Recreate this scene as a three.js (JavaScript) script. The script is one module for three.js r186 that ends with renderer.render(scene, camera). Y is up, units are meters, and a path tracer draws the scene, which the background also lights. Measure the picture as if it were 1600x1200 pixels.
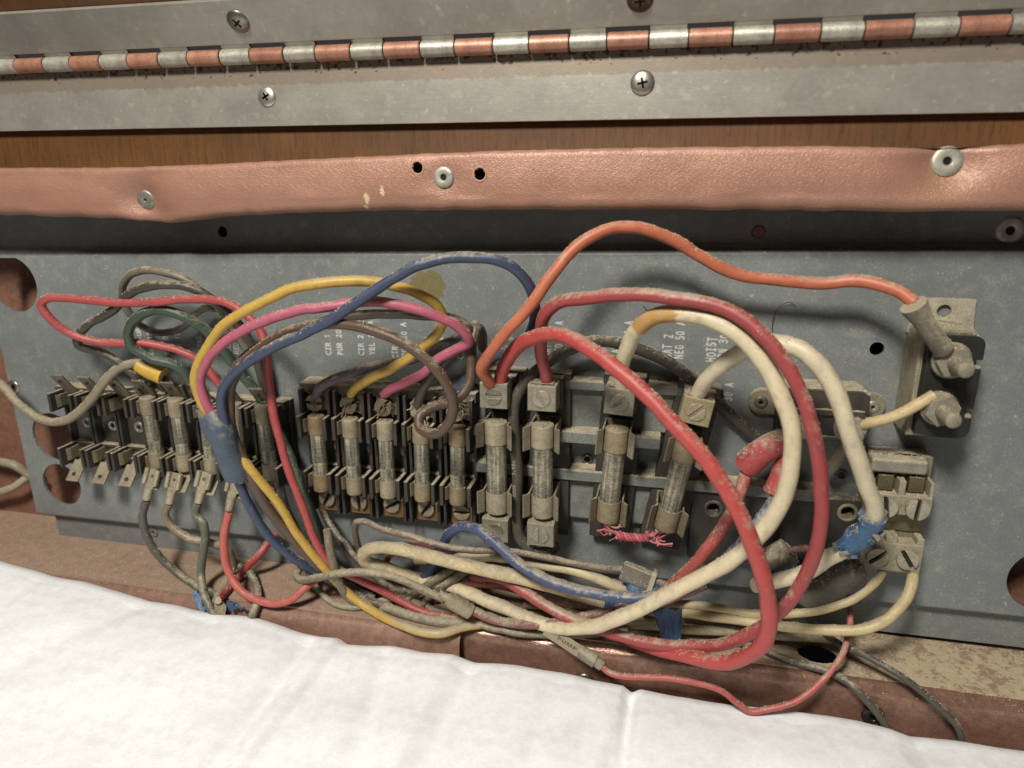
import * as THREE from 'three';
import { mergeGeometries, toCreasedNormals } from 'three/addons/utils/BufferGeometryUtils.js';
import { RoundedBoxGeometry } from 'three/addons/geometries/RoundedBoxGeometry.js';

// ---------------------------------------------------------------- camera, lamp, exposure
// The panel's raised face is the plane z = 0, x to the right along it, y up. Lengths in this script are millimetres (MM turns them into metres).
const MM = 0.001;
const scene = new THREE.Scene();
const EYE = new THREE.Vector3(0, 0, 250), FOCAL = 1100;
const ax = new THREE.Vector3(5100, 314, -1100).normalize();
const ad = new THREE.Vector3(10, 3690, 1100); ad.addScaledVector(ax, -ad.dot(ax)).normalize();
const an = new THREE.Vector3().crossVectors(ax, ad);
const camRight = new THREE.Vector3(ax.x, -ad.x, -an.x), camDown = new THREE.Vector3(ax.y, -ad.y, -an.y), camFwd = new THREE.Vector3(ax.z, -ad.z, -an.z);
const camera = new THREE.PerspectiveCamera(2 * Math.atan(600 / FOCAL) * 180 / Math.PI, 4 / 3, 0.01, 20);
camera.position.copy(EYE).multiplyScalar(MM);
camera.up.copy(camDown).negate();
camera.lookAt(EYE.clone().add(camFwd).multiplyScalar(MM));

camera.focus = 0.255; camera.userData.fStop = 11;
scene.background = new THREE.Color().setRGB(0.036, 0.035, 0.033);
const LAMP = new THREE.Vector3(-130, 380, 480);
const lampLight = new THREE.PointLight(new THREE.Color().setRGB(1, 0.96, 0.885), 1.75);
lampLight.position.copy(LAMP).multiplyScalar(MM);
lampLight.castShadow = true; lampLight.shadow.radius = 3; lampLight.shadow.mapSize.set(2048, 2048);
lampLight.shadow.camera.near = 0.03; lampLight.shadow.camera.far = 3;
scene.add(lampLight);

const renderer = new THREE.WebGLRenderer({ antialias: true });
renderer.setSize(1024, 768);
renderer.shadowMap.enabled = true;
renderer.toneMapping = THREE.LinearToneMapping;
renderer.toneMappingExposure = 1;

// ---------------------------------------------------------------- numbers, noise, textures
let seed = 7;
const rnd = () => { seed = (seed * 1664525 + 1013904223) >>> 0; return seed / 4294967296; };
const rr = (a, b) => a + (b - a) * rnd();
const clamp = (x, a = 0, b = 1) => Math.min(b, Math.max(a, x));
const sstep = (a, b, x) => { const t = clamp((x - a) / (b - a)); return t * t * (3 - 2 * t); };
const mix = (a, b, t) => a + (b - a) * t;
function hash(x, y, z) { let h = (x * 374761393 + y * 668265263 + z * 2147483647) | 0; h = Math.imul(h ^ (h >>> 13), 1274126177); return ((h ^ (h >>> 16)) >>> 0) / 4294967296; }
function vnoise(x, y, z = 0) {
  const xi = Math.floor(x), yi = Math.floor(y), zi = Math.floor(z); let u = x - xi, v = y - yi, w = z - zi;
  u = u * u * (3 - 2 * u); v = v * v * (3 - 2 * v);
  const l = (zz) => mix(mix(hash(xi, yi, zz), hash(xi + 1, yi, zz), u), mix(hash(xi, yi + 1, zz), hash(xi + 1, yi + 1, zz), u), v);
  if (w === 0) return l(zi);
  w = w * w * (3 - 2 * w);
  return mix(l(zi), l(zi + 1), w);
}
function fbm(x, y, o = 4, z = 0) { let s = 0, a = 0.5, t = 0; for (let i = 0; i < o; i++) { s += a * vnoise(x, y, z); t += a; x = x * 2.03 + 17.1; y = y * 2.03 + 9.7; a *= 0.5; } return s / t; }
function tnoise(x, y, p) {   // tiles after p cells
  const w = (n) => ((n % p) + p) % p, xi = Math.floor(x), yi = Math.floor(y); let u = x - xi, v = y - yi; u = u * u * (3 - 2 * u); v = v * v * (3 - 2 * v);
  const h = (i, j) => hash(w(i), w(j), p);
  return mix(mix(h(xi, yi), h(xi + 1, yi), u), mix(h(xi, yi + 1), h(xi + 1, yi + 1), u), v);
}
function dataTex(w, h, fn, srgb = true, wrap = true) {   // fn(x, y) in 0..1, y up, gives [r, g, b] 0..255
  const d = new Uint8Array(w * h * 4);
  for (let j = 0; j < h; j++) for (let i = 0; i < w; i++) {
    const c = fn((i + 0.5) / w, (j + 0.5) / h, i, j), k = (j * w + i) * 4;
    d[k] = clamp(c[0], 0, 255); d[k + 1] = clamp(c[1], 0, 255); d[k + 2] = clamp(c[2], 0, 255); d[k + 3] = 255;
  }
  const t = new THREE.DataTexture(d, w, h, THREE.RGBAFormat);
  t.magFilter = THREE.LinearFilter; t.minFilter = THREE.LinearMipmapLinearFilter; t.generateMipmaps = true;
  if (wrap) t.wrapS = t.wrapT = THREE.RepeatWrapping;
  if (srgb) t.colorSpace = THREE.SRGBColorSpace;
  t.needsUpdate = true; return t;
}
const grey = (v) => [v, v, v];
// ---------------------------------------------------------------- sight lines: the point that stands d in front of the panel where the photograph shows (u, v)
function sight(u, v) { return camFwd.clone().addScaledVector(camRight, (u - 800) / FOCAL).addScaledVector(camDown, (v - 600) / FOCAL); }
function P(u, v, d) { const r = sight(u, v); return EYE.clone().addScaledVector(r, (d - EYE.z) / r.z); }
function onFloor(u, v, y) { const r = sight(u, v); return EYE.clone().addScaledVector(r, y / r.y); }
const V = (x, y, z) => new THREE.Vector3(x, y, z);

// ---------------------------------------------------------------- grain textures (uv in millimetres / 24)
const TILE = 24;
const grainTex = dataTex(512, 512, (x, y) => {
  const a = tnoise(x * 96, y * 96, 96), b = tnoise(x * 36 + 5, y * 36, 36), c = tnoise(x * 9, y * 9 + 3, 9), s = tnoise(x * 200, y * 200, 200);
  let v = 234 + 22 * (a - 0.5) + 26 * (b - 0.5) + 30 * (c - 0.5) + 34 * (s - 0.5);
  if (s > 0.86) v += 26; if (a < 0.14) v -= 38;
  return [v, v * 0.992, v * 0.975];
});
const softGrain = dataTex(512, 512, (x, y) => {
  const a = tnoise(x * 120, y * 120, 120), c = tnoise(x * 10, y * 10 + 3, 10), s = tnoise(x * 230, y * 230, 230); let v = 240 + 12 * (a - 0.5) + 16 * (c - 0.5) + 16 * (s - 0.5);
  if (tnoise(x * 60, y * 60 + 9, 60) < 0.05) v -= 60; return [v, v * 0.995, v * 0.985];
});
const streakTex = dataTex(256, 512, (x, y) => {   // dusty glass: streaks along the tube and specks
  const a = tnoise(x * 26, y * 1, 26), b = tnoise(x * 60, y * 4, 60), s = tnoise(x * 128, y * 256, 256), c = tnoise(x * 7, y * 4, 28), p = tnoise(x * 30, y * 50 + 3, 150);
  let v = 140 + 60 * (a - 0.5) + 60 * (b - 0.5) + 70 * (c - 0.5) + 50 * (p - 0.5) + 40 * (s - 0.5); if (s > 0.88) v += 50; return [v * 1.04, v, v * 0.86];
});
const grainBump = dataTex(512, 512, (x, y) => grey(128 + 90 * (tnoise(x * 110, y * 110, 110) - 0.5) + 80 * (tnoise(x * 220, y * 220, 220) - 0.5)), false);
const hammerBump = dataTex(512, 512, (x, y) => {   // leathery enamel
  const wx = tnoise(x * 20, y * 20, 20) * 0.03, wy = tnoise(x * 20 + 7, y * 20, 20) * 0.03;
  const a = Math.abs(tnoise((x + wx) * 34, (y + wy) * 44, 34 * 44) - 0.5) * 2, b = Math.abs(tnoise((x + wy) * 62, (y + wx) * 70, 62 * 70) - 0.5) * 2;
  return grey(255 * clamp(0.3 + 0.55 * Math.sqrt(a) * 0.7 + 0.35 * b));
}, false);

// ---------------------------------------------------------------- materials
const std = (o) => new THREE.MeshStandardMaterial(o);
const vc = (o) => std({ vertexColors: true, map: grainTex, bumpMap: grainBump, bumpScale: 0.00006, ...o });
const M = {
  plastic: vc({ roughness: 0.62 }),
  metal: vc({ roughness: 0.5, metalness: 0.55 }),
  dullMetal: vc({ roughness: 0.68, metalness: 0.3 }),
  brightMetal: vc({ roughness: 0.34, metalness: 0.85, bumpScale: 0.00002 }),
  wire: vc({ map: softGrain, roughness: 0.48, bumpScale: 0.00005 }),
  dustyWire: vc({ roughness: 0.75, bumpScale: 0.00012 }),
  tape: vc({ roughness: 0.5, bumpScale: 0.0001 }),
  glass: new THREE.MeshPhysicalMaterial({ color: 0xffffff, roughness: 0.26, transmission: 0.5, thickness: 0, map: streakTex, bumpMap: grainBump, bumpScale: 0.00012 }),
};
const DUST = new THREE.Color().setRGB(0.44, 0.385, 0.285);
const col = (h) => new THREE.Color(h);

// ---------------------------------------------------------------- geometry helpers (all in millimetres)
function tint(g, c) { g.userData.c = c.isColor ? c : new THREE.Color(c); return g; }
function turn(g, rx = 0, ry = 0, rz = 0) { if (rx) g.rotateX(rx); if (ry) g.rotateY(ry); if (rz) g.rotateZ(rz); return g; }
function box(x0, x1, y0, y1, z0, z1, c, bevel = 0.25) {
  const w = x1 - x0, h = y1 - y0, d = z1 - z0, b = Math.min(bevel, w / 2.2, h / 2.2, d / 2.2);
  const g = b > 0.02 ? new RoundedBoxGeometry(w, h, d, 1, b) : new THREE.BoxGeometry(w, h, d);
  return tint(g.translate((x0 + x1) / 2, (y0 + y1) / 2, (z0 + z1) / 2), c);
}
function cyl(r0, r1, a, b, c, seg = 20, open = false) {   // from point a (radius r0) to point b (radius r1)
  const d = b.clone().sub(a), L = d.length(), g = new THREE.CylinderGeometry(r1, r0, L, seg, 1, open);
  g.translate(0, L / 2, 0).applyQuaternion(new THREE.Quaternion().setFromUnitVectors(V(0, 1, 0), d.normalize())).translate(a.x, a.y, a.z);
  return tint(g, c);
}
function lathe(pts, c, seg = 28) { return tint(new THREE.LatheGeometry(pts.map(([r, y]) => new THREE.Vector2(r, y)), seg), c); }
function extr(shape, depth, z, c, bevel = 0, curve = 16) {
  const g = new THREE.ExtrudeGeometry(shape, { depth, bevelEnabled: bevel > 0, bevelSize: bevel, bevelThickness: bevel, bevelSegments: 2, bevelOffset: -bevel, curveSegments: curve, steps: 1 });
  return tint(g.translate(0, 0, z), c);
}
function poly(pts, holes = []) {
  const s = new THREE.Shape(pts.map(([x, y]) => new THREE.Vector2(x, y)));
  for (const [x, y, rx, ry = rx] of holes) { const h = new THREE.Path(); h.absellipse(x, y, rx, ry, 0, Math.PI * 2, true); s.holes.push(h); }
  return s;
}
function circ(x, y, r, holes = []) { const s = new THREE.Shape(); s.absarc(x, y, r, 0, Math.PI * 2, false); for (const [a, b, q] of holes) { const h = new THREE.Path(); h.absarc(a, b, q, 0, Math.PI * 2, true); s.holes.push(h); } return s; }
// a plate bent along a line of (y, z) points, w wide about x, t thick
function bent(x, w, line, t, c) {
  const out = [];
  for (let i = 0; i + 1 < line.length; i++) {
    const [y0, z0] = line[i], [y1, z1] = line[i + 1], L = Math.hypot(y1 - y0, z1 - z0);
    const g = new RoundedBoxGeometry(w, L + t * 0.9, t, 1, Math.min(0.12, t / 2.5));
    g.rotateX(Math.atan2(z1 - z0, y1 - y0)).translate(x, (y0 + y1) / 2, (z0 + z1) / 2); out.push(tint(g, c));
  }
  return out;
}
function tidy(g) {   // the same attributes on every piece, so that pieces can be joined
  const c = g.userData.c, own = g.userData.colours, keepUV = g.userData.keepUV;
  let o = g.index ? g.toNonIndexed() : g;
  for (const k of Object.keys(o.attributes)) if (!['position', 'normal', 'uv', 'color'].includes(k)) o.deleteAttribute(k);
  o.userData = { c, own, keepUV }; return o;
}
const dustGather = [];   // triangles facing up, for the loose grains
function finish(geos, dust, up = V(0, 1, 0)) {
  const list = (Array.isArray(geos) ? geos.flat(3) : [geos]).map(tidy);
  for (const g of list) {
    const p = g.attributes.position, n = g.attributes.normal, N = p.count;
    if (!g.userData.keepUV || !g.attributes.uv) {
      const uv = new Float32Array(N * 2), jx = hash(N, Math.round(p.getX(0) * 9), 3) * TILE, jy = hash(Math.round(p.getY(0) * 9), N, 5) * TILE;
      for (let i = 0; i < N; i += 3) {
        let nx = 0, ny = 0, nz = 0; for (let k = 0; k < 3; k++) { nx += n.getX(i + k); ny += n.getY(i + k); nz += n.getZ(i + k); }
        nx = Math.abs(nx); ny = Math.abs(ny); nz = Math.abs(nz);
        for (let k = i; k < i + 3; k++) {
          const x = p.getX(k), y = p.getY(k), z = p.getZ(k);
          const [a, b] = nz >= nx && nz >= ny ? [x, y] : nx >= ny ? [z, y] : [x, z];
          uv[k * 2] = (a + jx) / TILE; uv[k * 2 + 1] = (b + jy) / TILE;
        }
      }
      g.setAttribute('uv', new THREE.BufferAttribute(uv, 2));
    }
    if (!g.attributes.color) {
      const c = g.userData.c || new THREE.Color(0.5, 0.5, 0.5), a = new Float32Array(N * 3), ph = rnd() * 50;
      for (let i = 0; i < N; i++) {
        const ny = n.getX(i) * up.x + n.getY(i) * up.y + n.getZ(i) * up.z, q = vnoise(p.getX(i) * 0.9 + ph, p.getY(i) * 0.9, p.getZ(i) * 0.9 + 0.01);
        const k = dust * sstep(0.35, 0.72, ny + (q - 0.5) * 0.7) * 0.92;   // settled dust, broken by noise
        const v = 0.9 + 0.2 * q, film = Math.min(1, dust) * 0.065 * (0.35 + 1.3 * q); 
        const e = Math.max(k, film); a[i * 3] = mix(c.r * v, DUST.r, e); a[i * 3 + 1] = mix(c.g * v, DUST.g, e); a[i * 3 + 2] = mix(c.b * v, DUST.b, e);
      }
      g.setAttribute('color', new THREE.BufferAttribute(a, 3));
    }
    g.userData = {};
  }
  const m = list.length > 1 ? mergeGeometries(list) : list[0];
  m.scale(MM, MM, MM); return m;
}
const taken = new Map();
function numbered(n) { const k = taken.get(n) || 0; taken.set(n, k + 1); return k ? `${n}_${String(k).padStart(3, '0')}` : n; }
const dusted = [];
function mesh(name, geos, mat, parent, o = {}) {
  const m = new THREE.Mesh(finish(geos, o.dust ?? 0.8), mat);
  m.castShadow = m.receiveShadow = true; m.name = parent ? name : numbered(name);
  (parent || scene).add(m);
  if ((o.grains ?? 1) > 0) dusted.push([m, o.grains ?? 1]);
  if (o.label && parent) m.userData.label = o.label;
  return m;
}
function tag(o, label, category, group, kind) { o.userData.label = label; o.userData.category = category; if (group) o.userData.group = group; if (kind) o.userData.kind = kind; return o; }
function thing(name, label, category, pos = [0, 0, 0], group) {
  const g = new THREE.Group(); g.name = numbered(name); g.position.set(pos[0] * MM, pos[1] * MM, pos[2] * MM); scene.add(g);
  return tag(g, label, category, group);
}
function structure(name, geos, mat, o = {}) { const m = mesh(name, geos, mat, null, o); m.userData.kind = 'structure'; return m; }

// ================================================================ THE SETTING
const XL = -291.5, XR = 175, FLOOR = -170, LIPZ = 22;
// ---- enamel on the cabinet: copper brown
const copperMap = dataTex(1024, 512, (x, y) => {
  const a = fbm(x * 46, y * 23, 4), b = tnoise(x * 300, y * 150, 300), s = hash(Math.floor(x * 1024), Math.floor(y * 512), 9);
  let k = 0.86 + 0.25 * (a - 0.5) + 0.14 * (b - 0.5); if (s > 0.992) k += 0.35;
  return [160 * k, 124 * k, 107 * k];
});
const shelfMap = dataTex(2048, 256, (x, y) => {   // x over 700 mm, y over 60 mm; matted dust in patches on copper enamel
  const X = x * 700 - 460, Y = y * 60, big = fbm(X * 0.055, Y * 0.09, 4, 0.5), mid = fbm(X * 0.35, Y * 0.35, 4, 3.5), fine = fbm(X * 2.2, Y * 2.2, 3, 6.5);
  const right = sstep(0, 90, X);
  let d = sstep(0.4, 0.52, big * 0.45 + mid * 0.5 + 0.08 + fine * 0.12 + right * 0.05);
  const thick = sstep(0.5, 0.56, mid * 0.6 + fine * 0.3 + right * 0.12) * right;
  const f = 0.84 + 0.34 * (fine - 0.5) * (0.4 + right * 0.6) + 0.2 * (mid - 0.5);
  const c = [mix(142, 158, d), mix(112, 132, d), mix(98, 113, d)], e = [186, 173, 140];
  return c.map((v, i) => mix(v, e[i], thick * 0.85) * (f + 0.12));
});
const copper = std({ map: copperMap, color: new THREE.Color().setRGB(0.92, 0.9, 0.88), roughness: 0.3, metalness: 0.4, bumpMap: hammerBump, bumpScale: 0.0001 });
const copperDull = std({ map: copperMap, color: new THREE.Color().setRGB(0.85, 0.82, 0.8), roughness: 0.55, metalness: 0.1, bumpMap: grainBump, bumpScale: 0.00008 });
const shelfMat = std({ map: shelfMap, roughness: 0.85, bumpMap: shelfMap, bumpScale: 0.0005 });
function uvXY(g, fu, fv) { const p = g.attributes.position, uv = new Float32Array(p.count * 2); for (let i = 0; i < p.count; i++) { uv[i * 2] = fu(p.getX(i), p.getY(i), p.getZ(i)); uv[i * 2 + 1] = fv(p.getX(i), p.getY(i), p.getZ(i)); } g.setAttribute('uv', new THREE.BufferAttribute(uv, 2)); g.userData.keepUV = true; return g; }

const wallMat = std({ map: copperMap, color: new THREE.Color().setRGB(0.8, 0.68, 0.62), roughness: 0.5, metalness: 0.1, bumpMap: grainBump, bumpScale: 0.00008 });
structure('back_wall', uvXY(box(-460, 240, -176, 30, -24, -21, '#fff', 0), (x) => x / 90, (x, y) => y / 45), wallMat, { dust: 0.3, grains: 0 });
structure('under_floor', box(-460, 240, -200, -197, -40, 24, '#2a221c', 0), M.plastic, { dust: 0, grains: 0 });
{ // shelf floor with its oval hole; the sheet rolls over into the lip
  const g = extr(poly([[-460, 36], [240, 36], [240, -LIPZ + 2], [-71.5, -LIPZ + 2], [-71.5, -LIPZ - 3], [-460, -LIPZ - 3]], [[61.3, -10, 7, 5.4]]), 0.8, -0.8, '#fff', 0, 32).rotateX(-Math.PI / 2).translate(0, FLOOR, 0);
  structure('floor', uvXY(g, (x) => (x + 460) / 700, (x, y, z) => (z + 36) / 60), shelfMat, { dust: 0.2, grains: 0.6 });
}
function lip(name, x0, x1, drop, out, mat) {   // rolled front edge: quarter round, then down
  const prof = [], R = 5; for (let i = 0; i <= 8; i++) { const a = i / 8 * Math.PI / 2; prof.push([LIPZ - R + R * Math.sin(a) + out, FLOOR - R + R * Math.cos(a) - drop]); }
  prof.unshift([LIPZ - R - 3 + out, FLOOR - drop]); prof.push([LIPZ + out + 0.6, FLOOR - 24], [LIPZ + out + 1, FLOOR - 62]);
  const nx = Math.round((x1 - x0) / 2.5), pos = [], uv = [], idx = [];
  for (let i = 0; i <= nx; i++) for (let j = 0; j < prof.length; j++) {
    const x = mix(x0, x1, i / nx), w = (fbm(x * 0.05, j * 0.3, 3) - 0.5) * 1.5;
    pos.push(x, prof[j][1] + w * 0.35, prof[j][0] + w * 0.6 * sstep(0, 3, j)); uv.push(x / 90, prof.slice(1, j + 1).reduce((q, e, m) => q + Math.hypot(e[0] - prof[m][0], e[1] - prof[m][1]), 0) / 45);
  }
  for (let i = 0; i < nx; i++) for (let j = 0; j + 1 < prof.length; j++) { const a = i * prof.length + j, b = a + prof.length; idx.push(a, a + 1, b, b, a + 1, b + 1); }
  const g = new THREE.BufferGeometry(); g.setAttribute('position', new THREE.Float32BufferAttribute(pos, 3)); g.setAttribute('uv', new THREE.Float32BufferAttribute(uv, 2)); g.setIndex(idx); g.computeVertexNormals(); g.userData.keepUV = true;
  return structure(name, g, mat, { dust: 0.2, grains: 0.35 });
}
lip('floor_lip', -72.5, 240, 0.2, 1.6, copper);
lip('floor_lip', -460, -71, 0.5, 6.6, copperDull);

// ---- wood behind the hinge and the door's wood above it
const woodMap = dataTex(1024, 512, (x, y) => {
  const X = x * 400, Y = y * 60, w = fbm(X * 0.05, Y * 0.02, 3) * 8, g = fbm(X * 1.1 + w, Y * 0.05, 4), f = fbm(X * 4.2 + w, Y * 0.16, 3), l = fbm(X * 0.03, Y * 0.05, 3);
  const pore = f < 0.36 ? 0.86 : 1, k = (0.8 + 0.24 * g + 0.3 * (l - 0.5)) * pore;
  return [96 * k, 63 * k, 30 * k];
});
const wood = std({ map: woodMap, roughness: 0.5, bumpMap: woodMap, bumpScale: 0.0001 });
structure('wood_panel', uvXY(box(-400, 240, 1, 39, -4, 5, '#fff', 0), (x) => x / 400, (x, y) => y / 60), wood, { dust: 0, grains: 0 });

// ================================================================ GREY FUSE PANEL
const PX0 = -292, PX1 = 175, PY0 = -174, PY1 = -4;   // area of the paint texture
const plateMap = (() => {
  const W = 2048, Hh = Math.round(W * (PY1 - PY0) / (PX1 - PX0)), k = W / (PX1 - PX0);
  const cv = document.createElement('canvas'); cv.width = W; cv.height = Hh; const c = cv.getContext('2d');
  c.fillStyle = '#000'; c.fillRect(0, 0, W, Hh); c.fillStyle = '#fff'; c.textBaseline = 'alphabetic';
  const put = (u, v, text, size = 2.9, pitch = 1.72) => {   // stamped lettering that reads upwards, first letter where the photograph shows it
    const p = P(u, v, 0); c.save(); c.translate((p.x - PX0) * k, (PY1 - p.y) * k); c.rotate(-Math.PI / 2); c.font = `bold ${size * 1.2 * k}px monospace`;
    [...text].forEach((ch, i) => { c.save(); c.translate(i * pitch * k, rr(-0.1, 0.1) * k); c.scale(size > 3 ? 0.6 : 0.78, 1); c.fillText(ch, 0, 0); c.restore(); }); c.restore();
  };
  put(226, 556, 'BACK-UP'); put(242, 556, '4BR 15A'); put(266, 556, 'T&S OP'); put(285, 556, 'GRN 15A'); put(318, 556, 'CLR&S'); put(336, 556, 'BRN 15A'); put(362, 554, 'TAIL S'); put(374, 554, 'RED 15A');
  put(518, 555, 'CIR 1'); put(536, 555, 'PUR 20 A'); put(569, 556, 'CIR 2'); put(586, 555, 'YEL 20 A'); put(622, 561, 'CIR 3'); put(637, 558, 'PNK 20 A'); put(674, 560, 'CIR 4'); put(693, 560, 'BRN 20 A'); put(724, 562, 'CIR 5'); put(741, 560, 'BLU 20 A');
  put(783, 560, 'MAIN', 3.2, 1.72); put(801, 560, 'RED 60 A', 3.2, 1.72); put(861, 558, 'BAT 1', 3.3, 1.72); put(879, 558, 'RED 50 A', 3.3, 1.72); put(968, 560, 'BAT 1', 3.4, 1.75); put(986, 560, 'NEG 50 A', 3.4, 1.75);
  put(1049, 561, 'BAT 2', 3.7, 1.85); put(1067, 561, 'NEG 50 A', 3.5, 1.72); put(1117, 566, 'HOIST', 3.7, 1.85); put(1135, 567, 'GRN 30 A', 3.5, 1.72); put(1125, 620, 'GE', 3.4, 1.75); put(1143, 627, '30 A', 3.4, 1.75);
  const px = c.getImageData(0, 0, W, Hh).data, stain = P(668, 448, 0), sm = P(1345, 520, 0);
  const t = dataTex(W, Hh, (x, y, i, j) => {
    const X = PX0 + x * (PX1 - PX0), Y = PY0 + y * (PY1 - PY0);
    const l = fbm(X * 0.03, Y * 0.03, 3), m = fbm(X * 0.28, Y * 0.28, 3, 2.5), f = hash(i, j, 4), g = vnoise(X * 2.6, Y * 2.6, 8.5), sp = vnoise(X * 1.5, Y * 1.5, 1.5);
    let q = 0.96 + 0.16 * (l - 0.5) + 0.12 * (m - 0.5) + 0.13 * (f - 0.5) + 0.08 * (g - 0.5);
    let r = 114 * q, gg = 118 * q, b = 117 * q;
    if (sp > 0.8 && g > 0.5) { r += 34; gg += 32; b += 26; }   // pale flecks
    const scr = Math.abs(vnoise(X * 0.35 + Y * 0.11, Y * 0.9 - X * 0.05, 12.5) - 0.5) < 0.006 && l > 0.48; if (scr) { r += 16; gg += 15; b += 12; }
    const nick = vnoise(X * 0.8, Y * 0.8, 20.5); if (nick > 0.93) { r -= 26; gg -= 28; b -= 30; }
    const dusty = sstep(0.5, 0.68, m * 0.6 + g * 0.35) * 0.34; r = mix(r, 150, dusty); gg = mix(gg, 142, dusty); b = mix(b, 120, dusty);
    const ds = Math.hypot((X - stain.x) / 7.2, (Y - stain.y) / 6.5) + (fbm(X * 0.5, Y * 0.5, 3, 5.5) - 0.5) * 0.7;
    const st = sstep(1, 0.9, ds) * clamp(0.8 + 1.3 * (g - 0.5) + 0.6 * (m - 0.5), 0.3, 0.95); r = mix(r, 104, st); gg = mix(gg, 90, st); b = mix(b, 46, st);
    const d2 = Math.hypot((X - sm.x) / 6, (Y - sm.y) / 2.2) + (m - 0.5) * 1.2; const s2 = sstep(1, 0.5, d2) * 0.35 * g; r = mix(r, 190, s2); gg = mix(gg, 182, s2); b = mix(b, 150, s2);
    const a = px[((Hh - 1 - j) * W + i) * 4] / 255 * sstep(0.2, 0.42, vnoise(X * 1.9, Y * 1.9, 4.5) * 0.6 + m * 0.45) * (0.72 + 0.4 * (g - 0.5));   // worn white lettering
    return [mix(r, 222, clamp(a)), mix(gg, 220, clamp(a)), mix(b, 208, clamp(a))];
  }, true, false);
  return t;
})();
const plateMat = std({ map: plateMap, roughness: 0.52, metalness: 0.0, bumpMap: grainBump.clone(), bumpScale: 0.00004 });
plateMat.bumpMap.repeat.set((PX1 - PX0) / TILE, (PY1 - PY0) / TILE); plateMat.bumpMap.needsUpdate = true;
const plateUV = (g) => uvXY(g, (x) => (x - PX0) / (PX1 - PX0), (x, y) => (y - PY0) / (PY1 - PY0));
const topFold = (x) => mix(-33.2, -23, (x + 291.5) / 400), botFold = (x) => mix(-156.6, -151.4, (x + 285) / 415);
const panel = thing('fuse_board', 'large grey painted metal panel with stamped white lettering carrying the fuses', 'panel');
function panelBody() {
  const face = extr(poly([[XL, topFold(XL) - 1], [PX1, topFold(PX1) - 1], [PX1, botFold(PX1) + 1], [XL, botFold(XL) + 1]], [[-277.6, -45.2, 12], [-272.4, -115.4, 11.6], [-273.4, -139.3, 10.4], [134.2, -108, 11.8], [133.4, -136, 11.8], [68.8, -56.3, 2.3]]), 1.2, -1.2, '#fff', 0, 40);
  const strip = (prof) => { const n = 60, pos = [], idx = []; for (let i = 0; i <= n; i++) { const x = mix(prof.x0, PX1, i / n); for (const [y, z] of prof.f(x)) pos.push(x, y, z); } const m = prof.f(0).length; for (let i = 0; i < n; i++) for (let j = 0; j + 1 < m; j++) { const a = i * m + j, b = a + m; idx.push(a, b, a + 1, b, b + 1, a + 1); } const g = new THREE.BufferGeometry(); g.setAttribute('position', new THREE.Float32BufferAttribute(pos, 3)); g.setIndex(idx); g.computeVertexNormals(); g.setAttribute('uv', new THREE.Float32BufferAttribute(new Float32Array(pos.length / 3 * 2), 2)); return tint(g, '#fff'); };
  const top = strip({ x0: XL, f: (x) => { const y = topFold(x); return [[y - 1, 0], [y - 0.4, -0.15], [y, -0.6], [y + 0.4, -4.4], [y + 0.9, -4.9], [y + 1.5, -5]]; } });
  const bot = strip({ x0: -286.5, f: (x) => { const y = botFold(x); return [[y + 1, 0], [y + 0.4, -0.15], [y, -0.6], [y + 0.2, -4.4], [y - 0.2, -4.9], [y - 0.7, -5], [y - 14 - (x + 285) * 0.003, -5]]; } });
  const flange = extr(poly([[XL, topFold(XL) + 1.5], [PX1, topFold(PX1) + 1.5], [PX1, 2], [XL, 2]], [[-176.1, -21.8, 2.2], [28.1, -18.9, 2.3]]), 1, -6, '#fff', 0, 24);
  return [face, top, bot, flange].map(plateUV);
}
mesh('sheet', panelBody(), plateMat, panel, { dust: 0.15, grains: 0.25 });
// domed rivet with a hollow middle, axis along z
function rivet(parent, x, y, z, R, c = '#a5a39a', hollow = 0.3, mat = M.metal, tilt = 0) {
  const g = lathe([[R * hollow * 0.9, -1.2], [R * hollow, 0.5], [R * hollow * 1.3, 0.75], [R * 0.75, 0.85], [R * 0.97, 0.45], [R, 0], [R, -0.3]], c, 26).rotateX(Math.PI / 2 + tilt).translate(x, y, z);
  const b = cyl(R * hollow * 0.96, R * hollow * 0.96, V(x, y, z - 1.6), V(x, y, z + 0.15), '#1c1a17', 14);
  return mesh('rivet', [g, b], mat, parent, { dust: 0.25, grains: 0.2 });
}
rivet(panel, -289, -92.3, 0, 3.1, '#a09d94', 0.38, M.brightMetal);
rivet(panel, 103.4, -17.4, -5, 4.1, '#c4c2b8', 0.32);
mesh('painted_plug', lathe([[0.01, 0.5], [1.6, 0.4], [2.25, 0], [2.25, -0.6]], '#8a5e50', 20).rotateX(Math.PI / 2).translate(28.1, -18.9, -5.2), M.plastic, panel, { dust: 0, grains: 0 });
rivet(panel, -231.6, -161.9, -5, 2.6, '#6f7475', 0.3, M.plastic);
rivet(panel, -26.8, -104.4, 0.1, 2.2, '#a8a69c', 0.55, M.brightMetal);
rivet(panel, 63.2, -102.3, 0.1, 2.1, '#8d8b83', 0.55);

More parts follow.
